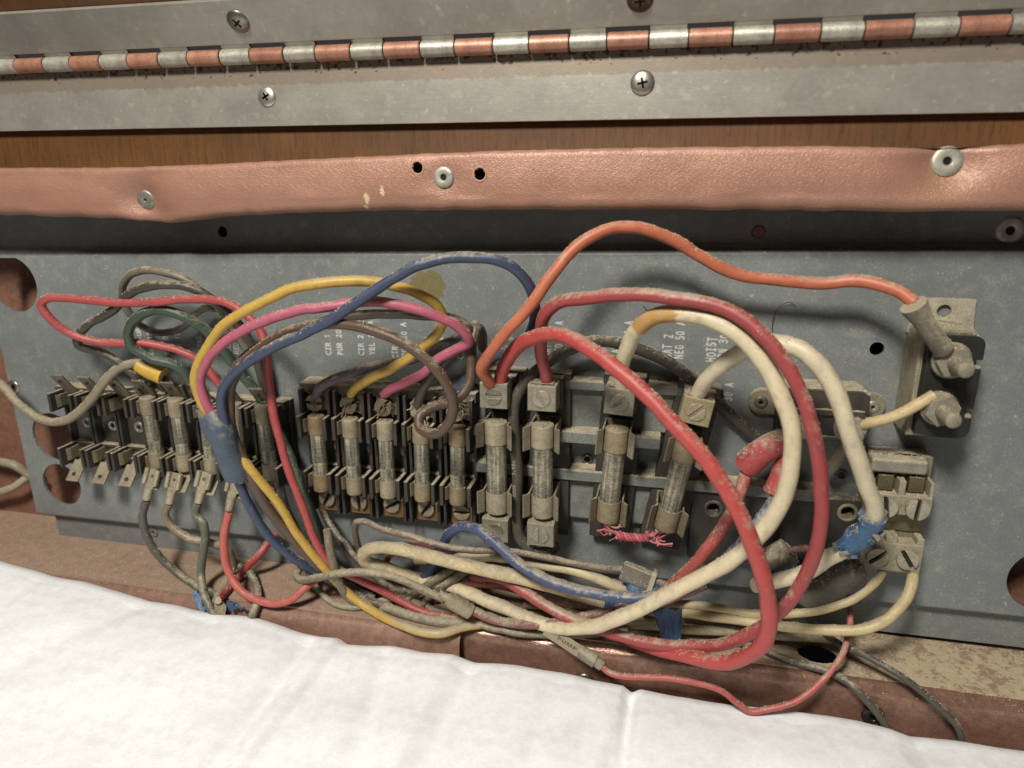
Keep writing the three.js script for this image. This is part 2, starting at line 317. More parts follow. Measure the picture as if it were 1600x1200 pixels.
// ================================================================ COPPER TRIM over the panel's top edge
function curveY(list, d) { const w = list.map(([u, v]) => P(u, v, d)); w.sort((a, b) => a.x - b.x); return (x) => { let i = 0; while (i < w.length - 2 && w[i + 1].x < x) i++; const a = w[i], b = w[i + 1]; const t = clamp((x - a.x) / (b.x - a.x), -0.3, 1.5); return mix(a.y, b.y, t); }; }
const TZ = 20;   // how far the trim stands off the panel
const trimTop = curveY([[0, 262], [110, 262], [200, 261], [350, 255], [500, 247], [650, 240], [800, 234], [1000, 230], [1200, 228], [1300, 227], [1400, 229], [1480, 231], [1600, 224]], TZ);
const trimBot = curveY([[0, 336], [100, 339], [180, 342], [230, 347], [265, 349], [305, 345], [350, 338], [450, 334], [600, 330], [800, 328], [1000, 328], [1200, 329], [1400, 331], [1600, 330]], TZ - 3);
const tr1 = P(228, 312, TZ - 3.7), tr2 = P(693, 277, TZ), tr3 = P(1480, 252, TZ - 3.4);
const dents = [[tr1.x, tr1.y, 4.6, 9, 7], [tr2.x, tr2.y - 0.5, 1.1, 6, 5], [tr3.x, tr3.y - 0.7, 4.4, 10, 8], [tr1.x + 5, tr1.y - 6, 1.6, 8, 4]];
const dentAt = (x, y) => dents.reduce((s, [a, b, d, rx, ry]) => s + d * Math.exp(-(((x - a) / rx) ** 2) - ((y - b) / ry) ** 2), 0);
const trimMap = dataTex(1024, 128, (x, y) => {
  const X = x * 480 - 330, Y = y * 40 - 25, a = fbm(X * 0.1, Y * 0.14, 4, 0.5), b = fbm(X * 1.4, Y * 1.4, 3, 4.5);
  let k = 0.96 + 0.16 * (a - 0.5) + 0.08 * (b - 0.5), c = [162 * k, 120 * k, 101 * k];
  const chip = (u, v, w, h) => { const p = P(u, v, TZ); return Math.hypot((X - p.x) / w, (Y - p.y) / h) + (b - 0.5) * 1.4 < 0.8; };
  if (chip(573, 310, 1, 2.4) || chip(598, 298, 0.9, 2) || chip(571, 323, 1, 0.9)) c = [205, 188, 148];
  const p = P(1480, 285, TZ), st = sstep(1, 0.6, Math.hypot((X - p.x) / 7, (Y - p.y) / 6) + (b - 0.5) * 1.3) * 0.5; c = [mix(c[0], 150, st), mix(c[1], 116, st), mix(c[2], 84, st)];
  return c;
}, true, false);
const trimMat = new THREE.MeshPhysicalMaterial({ map: trimMap, roughness: 0.46, metalness: 0.2, bumpMap: hammerBump.clone(), bumpScale: 0.00016, clearcoat: 0.12, clearcoatRoughness: 0.35 });
trimMat.bumpMap.repeat.set(480 / 18, 40 / 18); trimMat.bumpMap.needsUpdate = true;
const trim = thing('copper_trim', 'dented copper coloured metal trim strip riveted above the grey panel', 'trim');
{
  const nx = 460, x0 = -330, x1 = 150, pos = [], idx = [], rows = 30, holes = [[P(653, 262, TZ), 2], [P(750, 272, TZ), 2.1]];
  for (let i = 0; i <= nx; i++) {
    const x = mix(x0, x1, i / nx), yt = trimTop(x) + (vnoise(x * 0.4, 1) - 0.5) * 0.3, yb = trimBot(x) + (vnoise(x * 0.25, 7) - 0.5) * 0.5;
    for (let j = 0; j <= rows; j++) {
      let y, z; const s = j / rows;
      if (j < 2) { y = yt - 0.05; z = mix(3, TZ - 3, j); }
      else if (s < 0.17) { const a = (s - 2 / rows) / (0.17 - 2 / rows) * Math.PI / 2; y = yt - 1.6 * (1 - Math.cos(a)) - 0.1; z = TZ - 1.8 + 1.8 * Math.sin(a); }
      else if (s < 0.7) { const t = (s - 0.17) / 0.53; y = mix(yt - 1.7, yb + 4, t); z = TZ + 0.5 * Math.sin(t * Math.PI) + (fbm(x * 0.06, y * 0.1, 2) - 0.5) * 0.8; }
      else { const t = (s - 0.7) / 0.3, a = t * Math.PI / 2 * 1.04; y = yb + 4 - 4 * Math.sin(Math.min(a, Math.PI / 2)); z = TZ - 4 * (1 - Math.cos(a)) - (t > 0.8 ? (t - 0.8) * 102 : 0); }
      z -= j < 2 ? 0 : dentAt(x, y) * (j === rows ? 0 : 1);
      pos.push(x, y, z);
    }
  }
  const R = rows + 1;
  for (let i = 0; i < nx; i++) for (let j = 0; j < rows; j++) {
    const a = i * R + j, b = a + R, cx = (pos[a * 3] + pos[b * 3 + 3]) / 2, cy = (pos[a * 3 + 1] + pos[b * 3 + 4]) / 2;
    if (j > 3 && j < 20 && holes.some(([p, r]) => Math.hypot(cx - p.x, cy - p.y) < r)) continue;
    idx.push(a, a + 1, b, b, a + 1, b + 1);
  }
  const g = new THREE.BufferGeometry(); g.setAttribute('position', new THREE.Float32BufferAttribute(pos, 3)); g.setIndex(idx); g.computeVertexNormals();
  uvXY(g, (x) => (x + 330) / 480, (x, y) => (y + 25) / 40);
  const m = new THREE.Mesh(finish(tint(g, '#fff'), 0), trimMat); m.name = 'strip'; m.castShadow = m.receiveShadow = true; trim.add(m);
  holes.forEach(([p, r], k) => mesh('hole_rim', [tint(new THREE.TorusGeometry(r + 0.1, 0.32, 10, 28).translate(p.x, p.y, TZ + 0.3), '#b98d78'), cyl(r, r, V(p.x, p.y, TZ - 7), V(p.x, p.y, TZ + 0.1), '#5a4438', 20, true), box(p.x - 2, p.x + 2, p.y - 2, p.y + 2, TZ - 7.5, TZ - 7, '#1b1611')], M.plastic, trim, { dust: 0, grains: 0 }));
  rivet(trim, tr1.x, tr1.y, TZ - 3.9, 3.7, '#94918a', 0.14, M.metal, 0.18);
  rivet(trim, tr2.x, tr2.y, TZ - 0.4, 3.5, '#b4b2a8', 0.28, M.metal);
  rivet(trim, tr3.x, tr3.y, TZ - 3.7, 4.3, '#b0ada2', 0.26, M.metal, -0.12);
}

// ================================================================ PIANO HINGE
const aluMap = dataTex(1024, 256, (x, y) => {
  const X = x * 480 - 330, Y = y * 60, a = fbm(X * 0.09, Y * 0.13, 4), b = fbm(X * 0.9, Y * 0.9, 4, 2.5), s = fbm(X * 0.12, Y * 3.5, 3, 5.5), f = vnoise(X * 1.1, Y * 1.1, 7.5);
  let k = 0.97 + 0.16 * (a - 0.5) + 0.12 * (b - 0.5) + 0.06 * (s - 0.5); if (f > 0.82 && b > 0.48) k += 0.12; if (fbm(X * 0.4, Y * 0.4, 2, 9.5) > 0.68) k += 0.06; 
  let c = [154 * k, 150 * k, 141 * k];
  const edge = 30 + (b - 0.5) * 2.2, grime = Y < 38 ? sstep(edge, edge + 0.6, Y) * 0.4 * (0.7 + 0.6 * a) : 0;   // tarnish beside the knuckles, with its own edge
  c = [mix(c[0], 128, grime), mix(c[1], 104, grime), mix(c[2], 82, grime)];
  const speck = Y < 38 && Y > 33 ? sstep(0.66, 0.72, b + 0.12 * (Y - 33) / 4) : 0; c = c.map((v, i) => mix(v, [70, 44, 34][i], speck * 0.8));
  return c;
}, true, false);
const aluMat = std({ map: aluMap, roughness: 0.4, metalness: 0.45, bumpMap: grainBump.clone(), bumpScale: 0.00004 });
aluMat.bumpMap.repeat.set(20, 2.5); aluMat.bumpMap.needsUpdate = true;
const aluUV = (g) => uvXY(g, (x) => (x + 330) / 480, (x, y) => y / 60);
const hinge = thing('piano_hinge', 'long aluminium piano hinge with alternating copper painted knuckles above the trim', 'hinge');
const HY = 39.3, HZ = 10.2, LEAN = 0.7;
const KN = []; for (let k = -4; k < 17; k++) KN.push(-243.4 + 24.44 * k);   // where each copper knuckle begins
mesh('lower_leaf', [box(-340, 150, 16.6, HY - 2.3, 6.4, 8, '#fff', 0.2), ...KN.map((x) => box(x + 0.2, x + 12.3, HY - 3, HY - 1, 6.5, 7.9, '#fff', 0.1))].map(aluUV), aluMat, hinge, { dust: 0, grains: 0 });
{
  const g = [box(-340, 150, 3.5, 18.6, -3.2, -1.6, '#fff', 0.2), ...KN.map((x) => box(x + 12.9, x + 23.9, 1.4, 3.8, -3.1, -1.7, '#fff', 0.1))]; g.forEach((q) => { q.rotateX(LEAN).translate(0, HY, HZ); uvXY(q, (x) => (x + 330) / 480, (x, y) => 0.64 + (y - HY) / 70); });
  mesh('upper_leaf', g, aluMat, hinge, { dust: 0, grains: 0 });
  const cop = vc({ roughness: 0.42, metalness: 0.25 }), kn = vc({ roughness: 0.45, metalness: 0.5 });
  const kgeo = (L, c) => finish([tint(new THREE.CylinderGeometry(2.6, 2.6, L - 0.5, 28, 1).rotateZ(Math.PI / 2), c), tint(new THREE.CylinderGeometry(2.42, 2.42, L, 28, 1).rotateZ(Math.PI / 2), c)], 0);
  const gc = [0, 1, 2].map((i) => kgeo(12.3, ['#a87865', '#ad7d69', '#9d6f5d'][i])), ga = [0, 1, 2].map((i) => kgeo(11.2, ['#b9b6aa', '#c2bfb4', '#aeaba0'][i]));
  for (let k = -4; k < 17; k++) for (const s of [0, 1]) {
    const m = new THREE.Mesh((s ? ga : gc)[Math.floor(rnd() * 3)], s ? kn : cop); m.name = 'knuckle'; m.castShadow = m.receiveShadow = true;
    m.position.set((-243.4 + 24.44 * k + (s ? 12.85 + 5.75 : 6.35)) * MM, HY * MM, HZ * MM); m.rotation.x = rr(0, 6); hinge.add(m);
    if (s) m.userData.label = 'bare aluminium knuckle'; else m.userData.label = 'copper painted knuckle';
  }
}
function crossScrew(parent, x, y, z, R, c, tilt = 0, spin = 0.3) {
  const head = lathe([[0.01, 1.15], [R * 0.45, 1.08], [R * 0.8, 0.72], [R, 0.2], [R, -0.2]], c, 26).rotateX(Math.PI / 2);
  const arm = (a) => box(-R * 0.42, R * 0.42, -0.34, 0.34, 0.92, 1.24, '#191714', 0.05).rotateZ(a);
  const m = mesh('screw', [head, tint(arm(spin), '#191714'), tint(arm(spin + Math.PI / 2), '#191714')].map((g) => { g.rotateX(tilt); g.translate(x, y, z); return g; }), M.brightMetal, parent, { dust: 0, grains: 0 });
  return m;
}
crossScrew(hinge, -142.9, 26.4, 8, 3.5, '#cfcdc4', 0, 0.5); crossScrew(hinge, -12.2, 27.3, 8, 3.8, '#b5b2a7', 0, 0.2);
{ const up = (x, s) => [x, HY + s * Math.cos(LEAN) + 1.6 * Math.sin(LEAN) , HZ + s * Math.sin(LEAN) - 1.6 * Math.cos(LEAN)];
  crossScrew(hinge, ...up(-146, 11.4), 3.9, '#8d8a82', LEAN, 0.6); crossScrew(hinge, ...up(-13.6, 11.6), 3.9, '#5b4f3f', LEAN, 0.1); }
{ const g = box(-400, 240, 3, 150, -12, -3.4, '#fff', 0); g.rotateX(LEAN).translate(0, HY, HZ); uvXY(g, (x) => x / 400, (x, y) => y / 60 + 0.3); structure('wood_door', g, wood, { dust: 0, grains: 0 }); }

// ================================================================ FUSES AND HOLDERS
const BLACK = '#161513', DARK = '#1b1917', DUSTMETAL = '#8a8270', CAP = '#9a907b', BRASS = '#86663f';
function slotScrew(parent, x, y, z, R, c, spin, h = 1.6, mat = M.dullMetal) {
  const s = new THREE.Shape(); s.absarc(0, 0, R, 0.2, Math.PI - 0.2, false); s.lineTo(R * Math.cos(0.2), R * Math.sin(0.2));
  const half = () => extr(s, h, 0, c, 0.22, 14), a = half(), b = tint(half().rotateZ(Math.PI), c), floor = cyl(R * 0.98, R * 0.98, V(0, 0, -0.4), V(0, 0, h * 0.2), '#15130f', 20);
  return mesh('screw', [a, b, floor].map((g) => { g.rotateZ(spin); g.translate(x, y, z); return g; }), mat, parent, { dust: 0.6, grains: 0.4 });
}
// a glass cartridge fuse along y, centre at the origin
function fuse(label, pos, R, L, tilt, capC, group, element = '#b9ae95', elW = 0.5) {
  const t = thing('glass_fuse', label, 'fuse', pos, group); t.rotation.order = 'ZXY'; t.rotation.z = tilt + rr(-0.018, 0.018); t.rotation.x = rr(-0.012, 0.012); t.rotation.y = rr(0, 6.2);
  const cl = L * 0.235, cap = (s) => { const g = lathe([[R * 0.96, 0], [R * 1.06, 0.15], [R * 1.06, cl - 0.7], [R * 0.98, cl - 0.15], [R * 0.6, cl], [0.01, cl]], capC, 26); g.translate(0, L / 2 - cl, 0); if (s < 0) g.rotateX(Math.PI); return g; };
  mesh('cap', cap(1), M.dullMetal, t, { dust: 0.75 }); mesh('cap', cap(-1), M.dullMetal, t, { dust: 0.75 });
  const body = cyl(R * 0.93, R * 0.93, V(0, -L / 2 + cl - 1, 0), V(0, L / 2 - cl + 1, 0), '#b5ad97', 28, true);
  mesh('glass_tube', [body], M.glass, t, { dust: 0.35, grains: 0.5 });
  mesh('fuse_element', box(-elW, elW, -L / 2 + cl - 2, L / 2 - cl + 2, -0.15, 0.15, element, 0.05), M.dullMetal, t, { dust: 0, grains: 0 });
  return t;
}
// spring clip that grips a cap of radius R at (x, y): two arms, a back and flared lips
function clip(parent, x, y, z, R, h, c, z0, big = 0) {
  const g = [box(x - R - 0.3, x + R + 0.3, y - h / 2, y + h / 2, z0, z0 + 0.6, c, 0.1)];
  for (const s of [-1, 1]) {
    const a = s > 0 ? [x + R, x + R + 0.65] : [x - R - 0.65, x - R];
    g.push(box(a[0], a[1], y - h / 2, y + h / 2, z0, z + R * (big ? 0.45 : 0.1), c, 0.15));
    const l = box(-0.3, 0.3, -h / 2, h / 2, 0, R * (big ? 0.75 : 0.5), c, 0.12); l.rotateY(s * (big ? 0.62 : 0.4)); l.translate(x + s * (R + 0.25), y, z + R * (big ? 0.4 : 0.05)); g.push(tint(l, c));
  }
  return mesh('clip', g, M.dullMetal, parent, { dust: 0.7 });
}
// ---- eight way block at the bundle's side
const LX = (k) => -249.5 + 13.35 * k;
const blockL = thing('fuse_block', 'eight position black fuse block with spade tabs, three positions empty', 'fuse block');
{
  const base = [box(-259, -148.5, -125, -88, 0.2, 3.2, BLACK, 0.3), box(-258.6, -148.9, -91, -87.8, 3, 7.5, '#3a352c', 0.3), box(-258.6, -148.9, -124.8, -119, 3, 7, BLACK, 0.3)];
  mesh('base', base, M.plastic, blockL, { dust: 1, grains: 5 });
  for (let k = 0; k < 8; k++) {
    const x = LX(k);
    for (const [y0, y1, zt] of [[-97, -88.8, 15], [-122.2, -113.6, 15]]) {
      const g = []; for (const s of [-1, 1]) g.push(box(x + s * 5.4 - 0.65, x + s * 5.4 + 0.65, y0, y1, 3, zt + rr(-0.4, 0.4), DARK, 0.2));
      g.push(box(x - 5, x + 5, y1 - 1.5, y1 - 0.2, 3, 6, DARK, 0.15));
      mesh('cradle', g, M.plastic, blockL, { dust: 1, grains: 2 });
    }
    mesh('rib', [box(x - 6.4, x - 5.3, -113.4, -97.2, 3, 7.4, DARK, 0.2), box(x + 5.2, x + 6.3, -113.4, -97.2, 3, 7.4, DARK, 0.2)], M.plastic, blockL, { dust: 0.7 });
    clip(blockL, x, -93, 10.6, 3.5, 5.4, '#6d6656', 3.4); clip(blockL, x, -117.6, 10.6, 3.5, 5.4, '#7d745f', 3.4);
    const up = bent(0, 6.2, [[-92, 4.4], [-89.4, 7.4], [-80.8, 13.8]], 0.8, k < 3 ? '#8b8474' : '#6d6656').map((g) => g.translate(x - 0.6, 0, 0)); mesh('spade_tab', up, M.metal, blockL, { dust: 0.5, grains: 0.6 });
    const hole = cyl(0.75, 0.75, V(x - 0.6, -83.4, 11.2), V(x - 0.6, -83.9, 12.8), '#2a2722', 12); mesh('tab_hole', hole, M.plastic, blockL, { dust: 0, grains: 0 });
    const dn = [...bent(x, 3, [[-117, 4.4], [-121.5, 10]], 0.8, '#9b917b'), ...bent(x, 6.2, [[-121, 10], [-127.6, 16.4]], 0.8, '#a59b84')]; mesh('spade_tab', dn, M.metal, blockL, { dust: 0.5, grains: 0.6 });
    mesh('tab_hole', cyl(0.8, 0.8, V(x, -125.6, 14.2), V(x, -125, 15.3), '#38332b', 12), M.plastic, blockL, { dust: 0, grains: 0 });
    if (k < 3 || k === 4) { rivet(blockL, x + (k === 4 ? 5 : 0.5), -105.5, 3.4, 2.6, ['#6f6a60', '#c9c7bd', '#8c877a', '', '#9a958a'][k], 0.4, k === 1 ? M.brightMetal : M.metal); }
  }
}
const leftWords = ['glass fuse beside the third empty position of the eight way block', 'glass fuse above the tan wire connector in the eight way block', 'glass fuse close to the taped bundle, above the green grey wire connector', 'glass fuse half hidden behind the blue taped wire bundle', 'end glass fuse of the eight way block beside the red wire'];
for (let k = 3; k < 8; k++) fuse(leftWords[k - 3], [LX(k), -104.2, 10.6], 3.15, 32, 0, ['#8d7f68', '#9a8c74', '#978d78', '#978d78', '#978d78'][k - 3], 'small glass fuses of the eight way block', '#a79c83', k === 4 ? 1.2 : 0.4);
// ---- five way block
const MX = (k) => -132.6 + 14.4 * k;
const blockM = thing('fuse_block', 'five position black fuse block with screw terminals and ragged dusty wires', 'fuse block');
{
  mesh('base', [box(-140.5, -67.5, -134.5, -79, 0.2, 3.4, BLACK, 0.3), box(-140.2, -67.8, -134.2, -123, 3.2, 6.8, BLACK, 0.3), box(-140, -68, -82, -78.2, 0.2, 9.5, '#4b463b', 0.3)], M.plastic, blockM, { dust: 1, grains: 7 });
  for (let k = 0; k < 5; k++) {
    const x = MX(k);
    for (const [y0, y1, zt] of [[-99, -90, 16], [-122, -113.5, 16]]) {
      const g = []; for (const s of [-1, 1]) g.push(box(x + s * 5.5 - 0.7, x + s * 5.5 + 0.7, y0, y1, 3, zt + rr(-0.4, 0.4), DARK, 0.2));
      g.push(box(x - 5, x + 5, y1 - 1.5, y1 - 0.2, 3, 6, DARK, 0.15));
      mesh('cradle', g, M.plastic, blockM, { dust: 1, grains: 2 });
    }
    const g = []; for (const s of [-1, 1]) { g.push(box(x + s * 5.9 - 0.6, x + s * 5.9 + 0.6, -133.5, -122.3, 3, 11, DARK, 0.2), box(x + s * 5.9 - 0.6, x + s * 5.9 + 0.6, -89.7, -80, 3, 12.5, DARK, 0.2), box(x + s * 6 - 0.6, x + s * 6 + 0.6, -113.3, -99.2, 3, 8, DARK, 0.2)); }
    mesh('rib', g, M.plastic, blockM, { dust: 0.8, grains: 1.5 });
    clip(blockM, x, -94.6, 12, 3.6, 5.4, '#6a614f', 3.4); clip(blockM, x, -118, 12, 3.6, 5.4, '#7b705c', 3.4);
    mesh('terminal', [...bent(x, 8.4, [[-123, 5], [-126, 7.4], [-133, 7.4], [-134.2, 4]], 0.9, BRASS)], M.metal, blockM, { dust: 0.4, grains: 0.5 });
    mesh('terminal', [...bent(x, 8.6, [[-90, 5], [-88.6, 8.6], [-80.5, 8.6]], 0.9, '#7d6c52')], M.metal, blockM, { dust: 0.8, grains: 2 });
    slotScrew(blockM, x + rr(-0.3, 0.3), -127.6, 7.9, 3.35, '#8f8674', [1.1, 1.65, 0.6, 0.95, 0.08][k]);
    slotScrew(blockM, x - 0.6, -85.6, 9.2, 3.5, ['#857c69', '#6f6656', '#6d6453', '#9b917c', '#a39a86'][k], [0, 0.5, 0.8, 2.2, 0.7][k], 2.2);
    rivet(blockM, x + 4.6, -106, 3.4, 2.4, '#6f6b60', 0.2, M.plastic);
  }
}
const midWords = ['glass fuse under the dusty purple wire, first in the five way block', 'glass fuse under the end of the yellow wire', 'clear glass fuse with a thin wire inside, under the pink wire', 'glass fuse with the brown wire loop hanging over its top', 'glass fuse of the five way block next to the large fuses'];
for (let k = 0; k < 5; k++) fuse(midWords[k], [MX(k) + 0.1, -106.4, 12], 3.15, 32, 0, ['#8a7659', '#978a73', '#9c937f', '#94866c', '#8a7a60'][k], 'small glass fuses of the five way block', ['#8f8570', '#cfc7b3', '#ddd5c2', '#8f8570', '#8f8570'][k], [0.5, 1.1, 0.22, 0.4, 0.4][k]);
// ---- four large holders
const bigSpec = [
  [-58.2, -103.2, 0, true, 'large fuse holder under the orange and red wires', 'large glass fuse under the orange and red wire lug'],
  [-41, -103, 0, true, 'large fuse holder under the crimson wire, beside the printed black wire', 'large glass fuse under the crimson wire lug'],
  [-15.9, -102.4, -0.055, false, 'large fuse holder on the grey rails with the pink string below it', 'large glass fuse standing alone on the grey rails'],
  [6.3, -103.6, -0.17, false, 'tilted large fuse holder crossed by the thick red wire', 'tilted large glass fuse crossed by the thick red wire'],
];
bigSpec.forEach(([x, y, a, low, l1, l2], k) => {
  const t = thing('fuse_holder', l1, 'fuse holder', [x, y, 0], 'large fuse holders'); t.rotation.z = a;
  mesh('base', [box(-7, 8.2, -31, 34, 0.2, 7, '#1d1b18', 0.4), box(-5, 6, 22, 33.4, 7, 12, '#26231f', 0.3)], M.plastic, t, { dust: 0.9 });
  const C = k === 3 ? '#8f8468' : ['#837f70', '#8b8778', '#807c6d', ''][k];
  const lug = (yc, wire) => {
    const s = new THREE.Shape([[-5, -4.6], [5, -4.6], [5, 4.6], [-5, 4.6]].map(([p, q]) => new THREE.Vector2(p, q)));
    const g = extr(s, 9, 0, C, 0.35); g.translate(0, yc, 12);
    const m = mesh('lug', [g, ...(wire ? [box(-4, 4, yc + 4.2, yc + 5.2, 13, 20, k === 3 ? '#8b5f35' : '#3b352b', 0.2)] : [])], M.dullMetal, t, { dust: 0.9, grains: 2 });
    const ring = tint(new THREE.TorusGeometry(3.35, 0.25, 8, 26).translate(0, yc, 21.05), '#1d1a16'); mesh('screw_seat', ring, M.plastic, m, { dust: 0, grains: 0 });
    slotScrew(m, 0, yc, 20.9, 3.1, ['#7f7a6c', '#a29d8f', '#918b7c', '#a49880'][k], [0.02, -0.98, 0.72, 0.85][k] + (wire ? 0 : [2.55, 2.55][k] ?? 0), 0.75, M.metal);
  };
  lug(28.4, true); if (low) lug(-24.2, false); else mesh('foot', box(-4, 5, -22, -18, 7, 11, '#35312a', 0.3), M.dullMetal, t);
  clip(t, 0, 13, 17.5, 4.3, 9, '#837c6b', 7, 1); clip(t, 0, -13.2, 17.5, 4.3, 9, k > 1 ? '#6b624f' : '#837c6b', 7, 1);
  const f = fuse(l2, [x, y, 17.5], 3.95, 36, a, ['#9d9480', '#9d9480', '#8d8067', '#857962'][k], 'large glass fuses', k > 1 ? '#8a7a55' : '#9b927d', [1.1, 1.4, 1.8, 0.6][k]);
});
// ---- grey rails and the small plate behind the large fuses
const RAIL = '#6d726f';
tag(mesh('mounting_rail', [box(-69, 9, -90.2, -71.8, 0.2, 4, RAIL, 0.4), box(-69, 9, -75, -71.6, 0.2, 7, RAIL, 0.4), box(-69, 0, -94.4, -90, 0.2, 10.5, RAIL, 0.4)], M.plastic, null, { dust: 1, grains: 9 }), 'wide grey rail with dusty ledges behind the tops of the large fuses', 'rail');
tag(mesh('mounting_rail', [box(-69, 58, -110.4, -106.2, 0.2, 8, RAIL, 0.4)], M.plastic, null, { dust: 1, grains: 9 }), 'narrow grey rail with thick dust behind the middle of the large fuses', 'rail');
tag(mesh('backing_plate', extr(poly([[-33, -127.5], [13, -127.5], [13, -111], [-33, -111]]), 3.6, 0.2, RAIL, 0.3), M.plastic, null, { dust: 0.6 }), 'small grey backing plate under the two leaning large fuses', 'plate');
{
  const t = thing('relay_plate', 'dark grey plate with two collared holes behind the thick red and white wires', 'plate');
  mesh('plate_body', extr(poly([[12.5, -138], [73.5, -138], [73.5, -109], [12.5, -111]], [[20.4, -117.5, 2], [65.6, -114, 2.2]]), 5.5, 0.3, '#2b2a27', 0.4, 20), M.plastic, t, { dust: 0.4, grains: 2 });
  for (const [x, y, c] of [[20.4, -117.5, '#4b4a45'], [65.6, -114, '#8b7f66']]) mesh('collar', tint(new THREE.TorusGeometry(2.9, 0.7, 10, 26).translate(x, y, 6), c), M.plastic, t, { dust: 0.3 });
}
// hexagonal nut with a stud along z
function studNut(parent, x, y, z, R, h, c, tilt) {
  const s = new THREE.Shape(Array.from({ length: 6 }, (_, i) => new THREE.Vector2(R * Math.cos(i * Math.PI / 3 + tilt), R * Math.sin(i * Math.PI / 3 + tilt))));
  mesh('nut', [extr(s, 2.6, z, c, 0.3).translate(x, y, 0)], M.dullMetal, parent, { dust: 0.6 });
  mesh('stud', lathe([[R * 0.48, 0], [R * 0.48, h - 0.8], [R * 0.36, h - 0.1], [0.01, h]], c, 22).rotateX(Math.PI / 2).translate(x, y, z + 2.2), M.dullMetal, parent, { dust: 0.5 });
}
// ---- big breaker at the panel's right
{
  const t = thing('circuit_breaker', 'tall circuit breaker with two bolt studs and a drilled metal mounting ear', 'breaker');
  const shell = '#9d957f';
  mesh('mounting_ear', extr(poly([[76.5, -50], [96, -50], [95.2, -38.5], [79.6, -38.5]], [[86.5, -42.6, 2.1]]), 1.4, 0.2, '#b3ad9b', 0.2, 24), M.dullMetal, t, { dust: 0.5 });
  const sh = new THREE.Shape(); sh.moveTo(77, -81); sh.lineTo(77, -49); sh.quadraticCurveTo(77.2, -45.6, 81, -45.4); sh.lineTo(89, -45.4); sh.quadraticCurveTo(93.5, -45.6, 93.6, -50); sh.lineTo(93.6, -77); sh.quadraticCurveTo(93.4, -80.6, 90, -81); sh.lineTo(77, -81);
  mesh('shell', [extr(sh, 13.4, 0.4, shell, 0.6), box(78, 93, -83.2, -80.6, 0.4, 2, shell)], M.dullMetal, t, { dust: 0.95 });
  const fr = new THREE.Shape(); fr.moveTo(78.4, -79); fr.lineTo(78.4, -49); fr.quadraticCurveTo(78.6, -47, 81, -46.8); fr.lineTo(90.3, -46.8); fr.quadraticCurveTo(93.6, -47.2, 93.8, -50); fr.lineTo(93.8, -54.4); fr.lineTo(91.8, -54.4); fr.lineTo(91.8, -57); fr.lineTo(93.8, -57); fr.lineTo(93.8, -70); fr.lineTo(91.8, -70); fr.lineTo(91.8, -72.8); fr.lineTo(93.8, -72.8); fr.lineTo(93.8, -77); fr.quadraticCurveTo(93.6, -79.6, 90.4, -80); fr.lineTo(84, -80); fr.lineTo(78.4, -79);
  mesh('face', extr(fr, 3.6, 13.9, '#131210', 0.4), M.plastic, t, { dust: 0.25, grains: 0.5 });
  for (const [x, y] of [[92.2, -56.4], [92.2, -72.2], [79.4, -55.6]]) mesh('rim_catch', box(x - 1, x + 1.4, y - 0.7, y + 0.2, 14, 17.6, '#b4ab95', 0.15), M.dullMetal, t);
  for (const [x, y] of [[84.2, -54.2], [83.4, -69.6]]) { mesh('boss', cyl(5, 5, V(x, y, 17), V(x, y, 19.6), '#26231f', 24), M.plastic, t); studNut(t, x, y, 21, 5, 9.5, '#8d8779', y < -60 ? 0.3 : 0.05); }
}
// ---- small breaker
{
  const t = thing('circuit_breaker', 'small low circuit breaker lying crosswise behind the crimson and white wires', 'breaker');
  const fl = new THREE.Shape(); fl.absarc(34, -76.6, 4.6, Math.PI / 2, Math.PI * 1.5, false); fl.lineTo(69, -80.4); fl.absarc(69, -75.8, 4.6, -Math.PI / 2, Math.PI / 2, false); fl.lineTo(34, -72);
  for (const [x, y, r] of [[33.6, -76.8, 1.9], [69.6, -76, 1.8]]) { const h = new THREE.Path(); h.absarc(x, y, r, 0, Math.PI * 2, true); fl.holes.push(h); }
  mesh('flange', extr(fl, 1.6, 0.3, '#8d8674', 0.3, 24), M.dullMetal, t, { dust: 0.8, grains: 2 });
  mesh('body', [extr(poly([[38.4, -86], [64.6, -85], [66, -79], [65.6, -69], [63, -67.4], [40, -67.6], [38, -70]]), 10.5, 1.9, '#282521', 0.7), box(40, 64.4, -76.2, -74.2, 12.4, 14.4, '#35312b', 0.3), box(40, 64, -84.8, -83.6, 12, 13.8, '#3a362f', 0.3)], M.plastic, t, { dust: 1, grains: 2.5 });
  const em = [tint(new THREE.TorusGeometry(3.1, 0.28, 8, 30).translate(52, -80, 12.5), '#3a362f')];
  for (const [x, y, r, a] of [[51.3, -79, 1, 0.4], [52.6, -79.2, 0.9, 2.6], [51.5, -81.1, 0.9, 3.4], [52.8, -81, 1, 5.4]]) em.push(tint(new THREE.TorusGeometry(r, 0.2, 6, 16, 4.4).rotateZ(a).translate(x, y, 12.5), '#3a362f'));
  mesh('emblem', em, M.plastic, t, { dust: 0.4, grains: 0 });
  for (const [x, y] of [[45, -80.4], [61, -80]]) { mesh('terminal_plate', extr(circ(x, y, 5.6, []), 1, 12.6, '#7f7a6c', 0.25, 24), M.dullMetal, t); studNut(t, x, y, 13.8, 4.4, 6.5, '#8f897b', 0.2); }
  rivet(t, 33.6, -76.8, 1.9, 2.4, '#7b766a', 0.3); rivet(t, 69.6, -76, 1.9, 2.3, '#a39e92', 0.25);
  mesh('terminal_lug', cyl(2.6, 2.2, V(61, -84, 14), V(57.5, -96, 10), '#6f6858', 18), M.dullMetal, t);
}
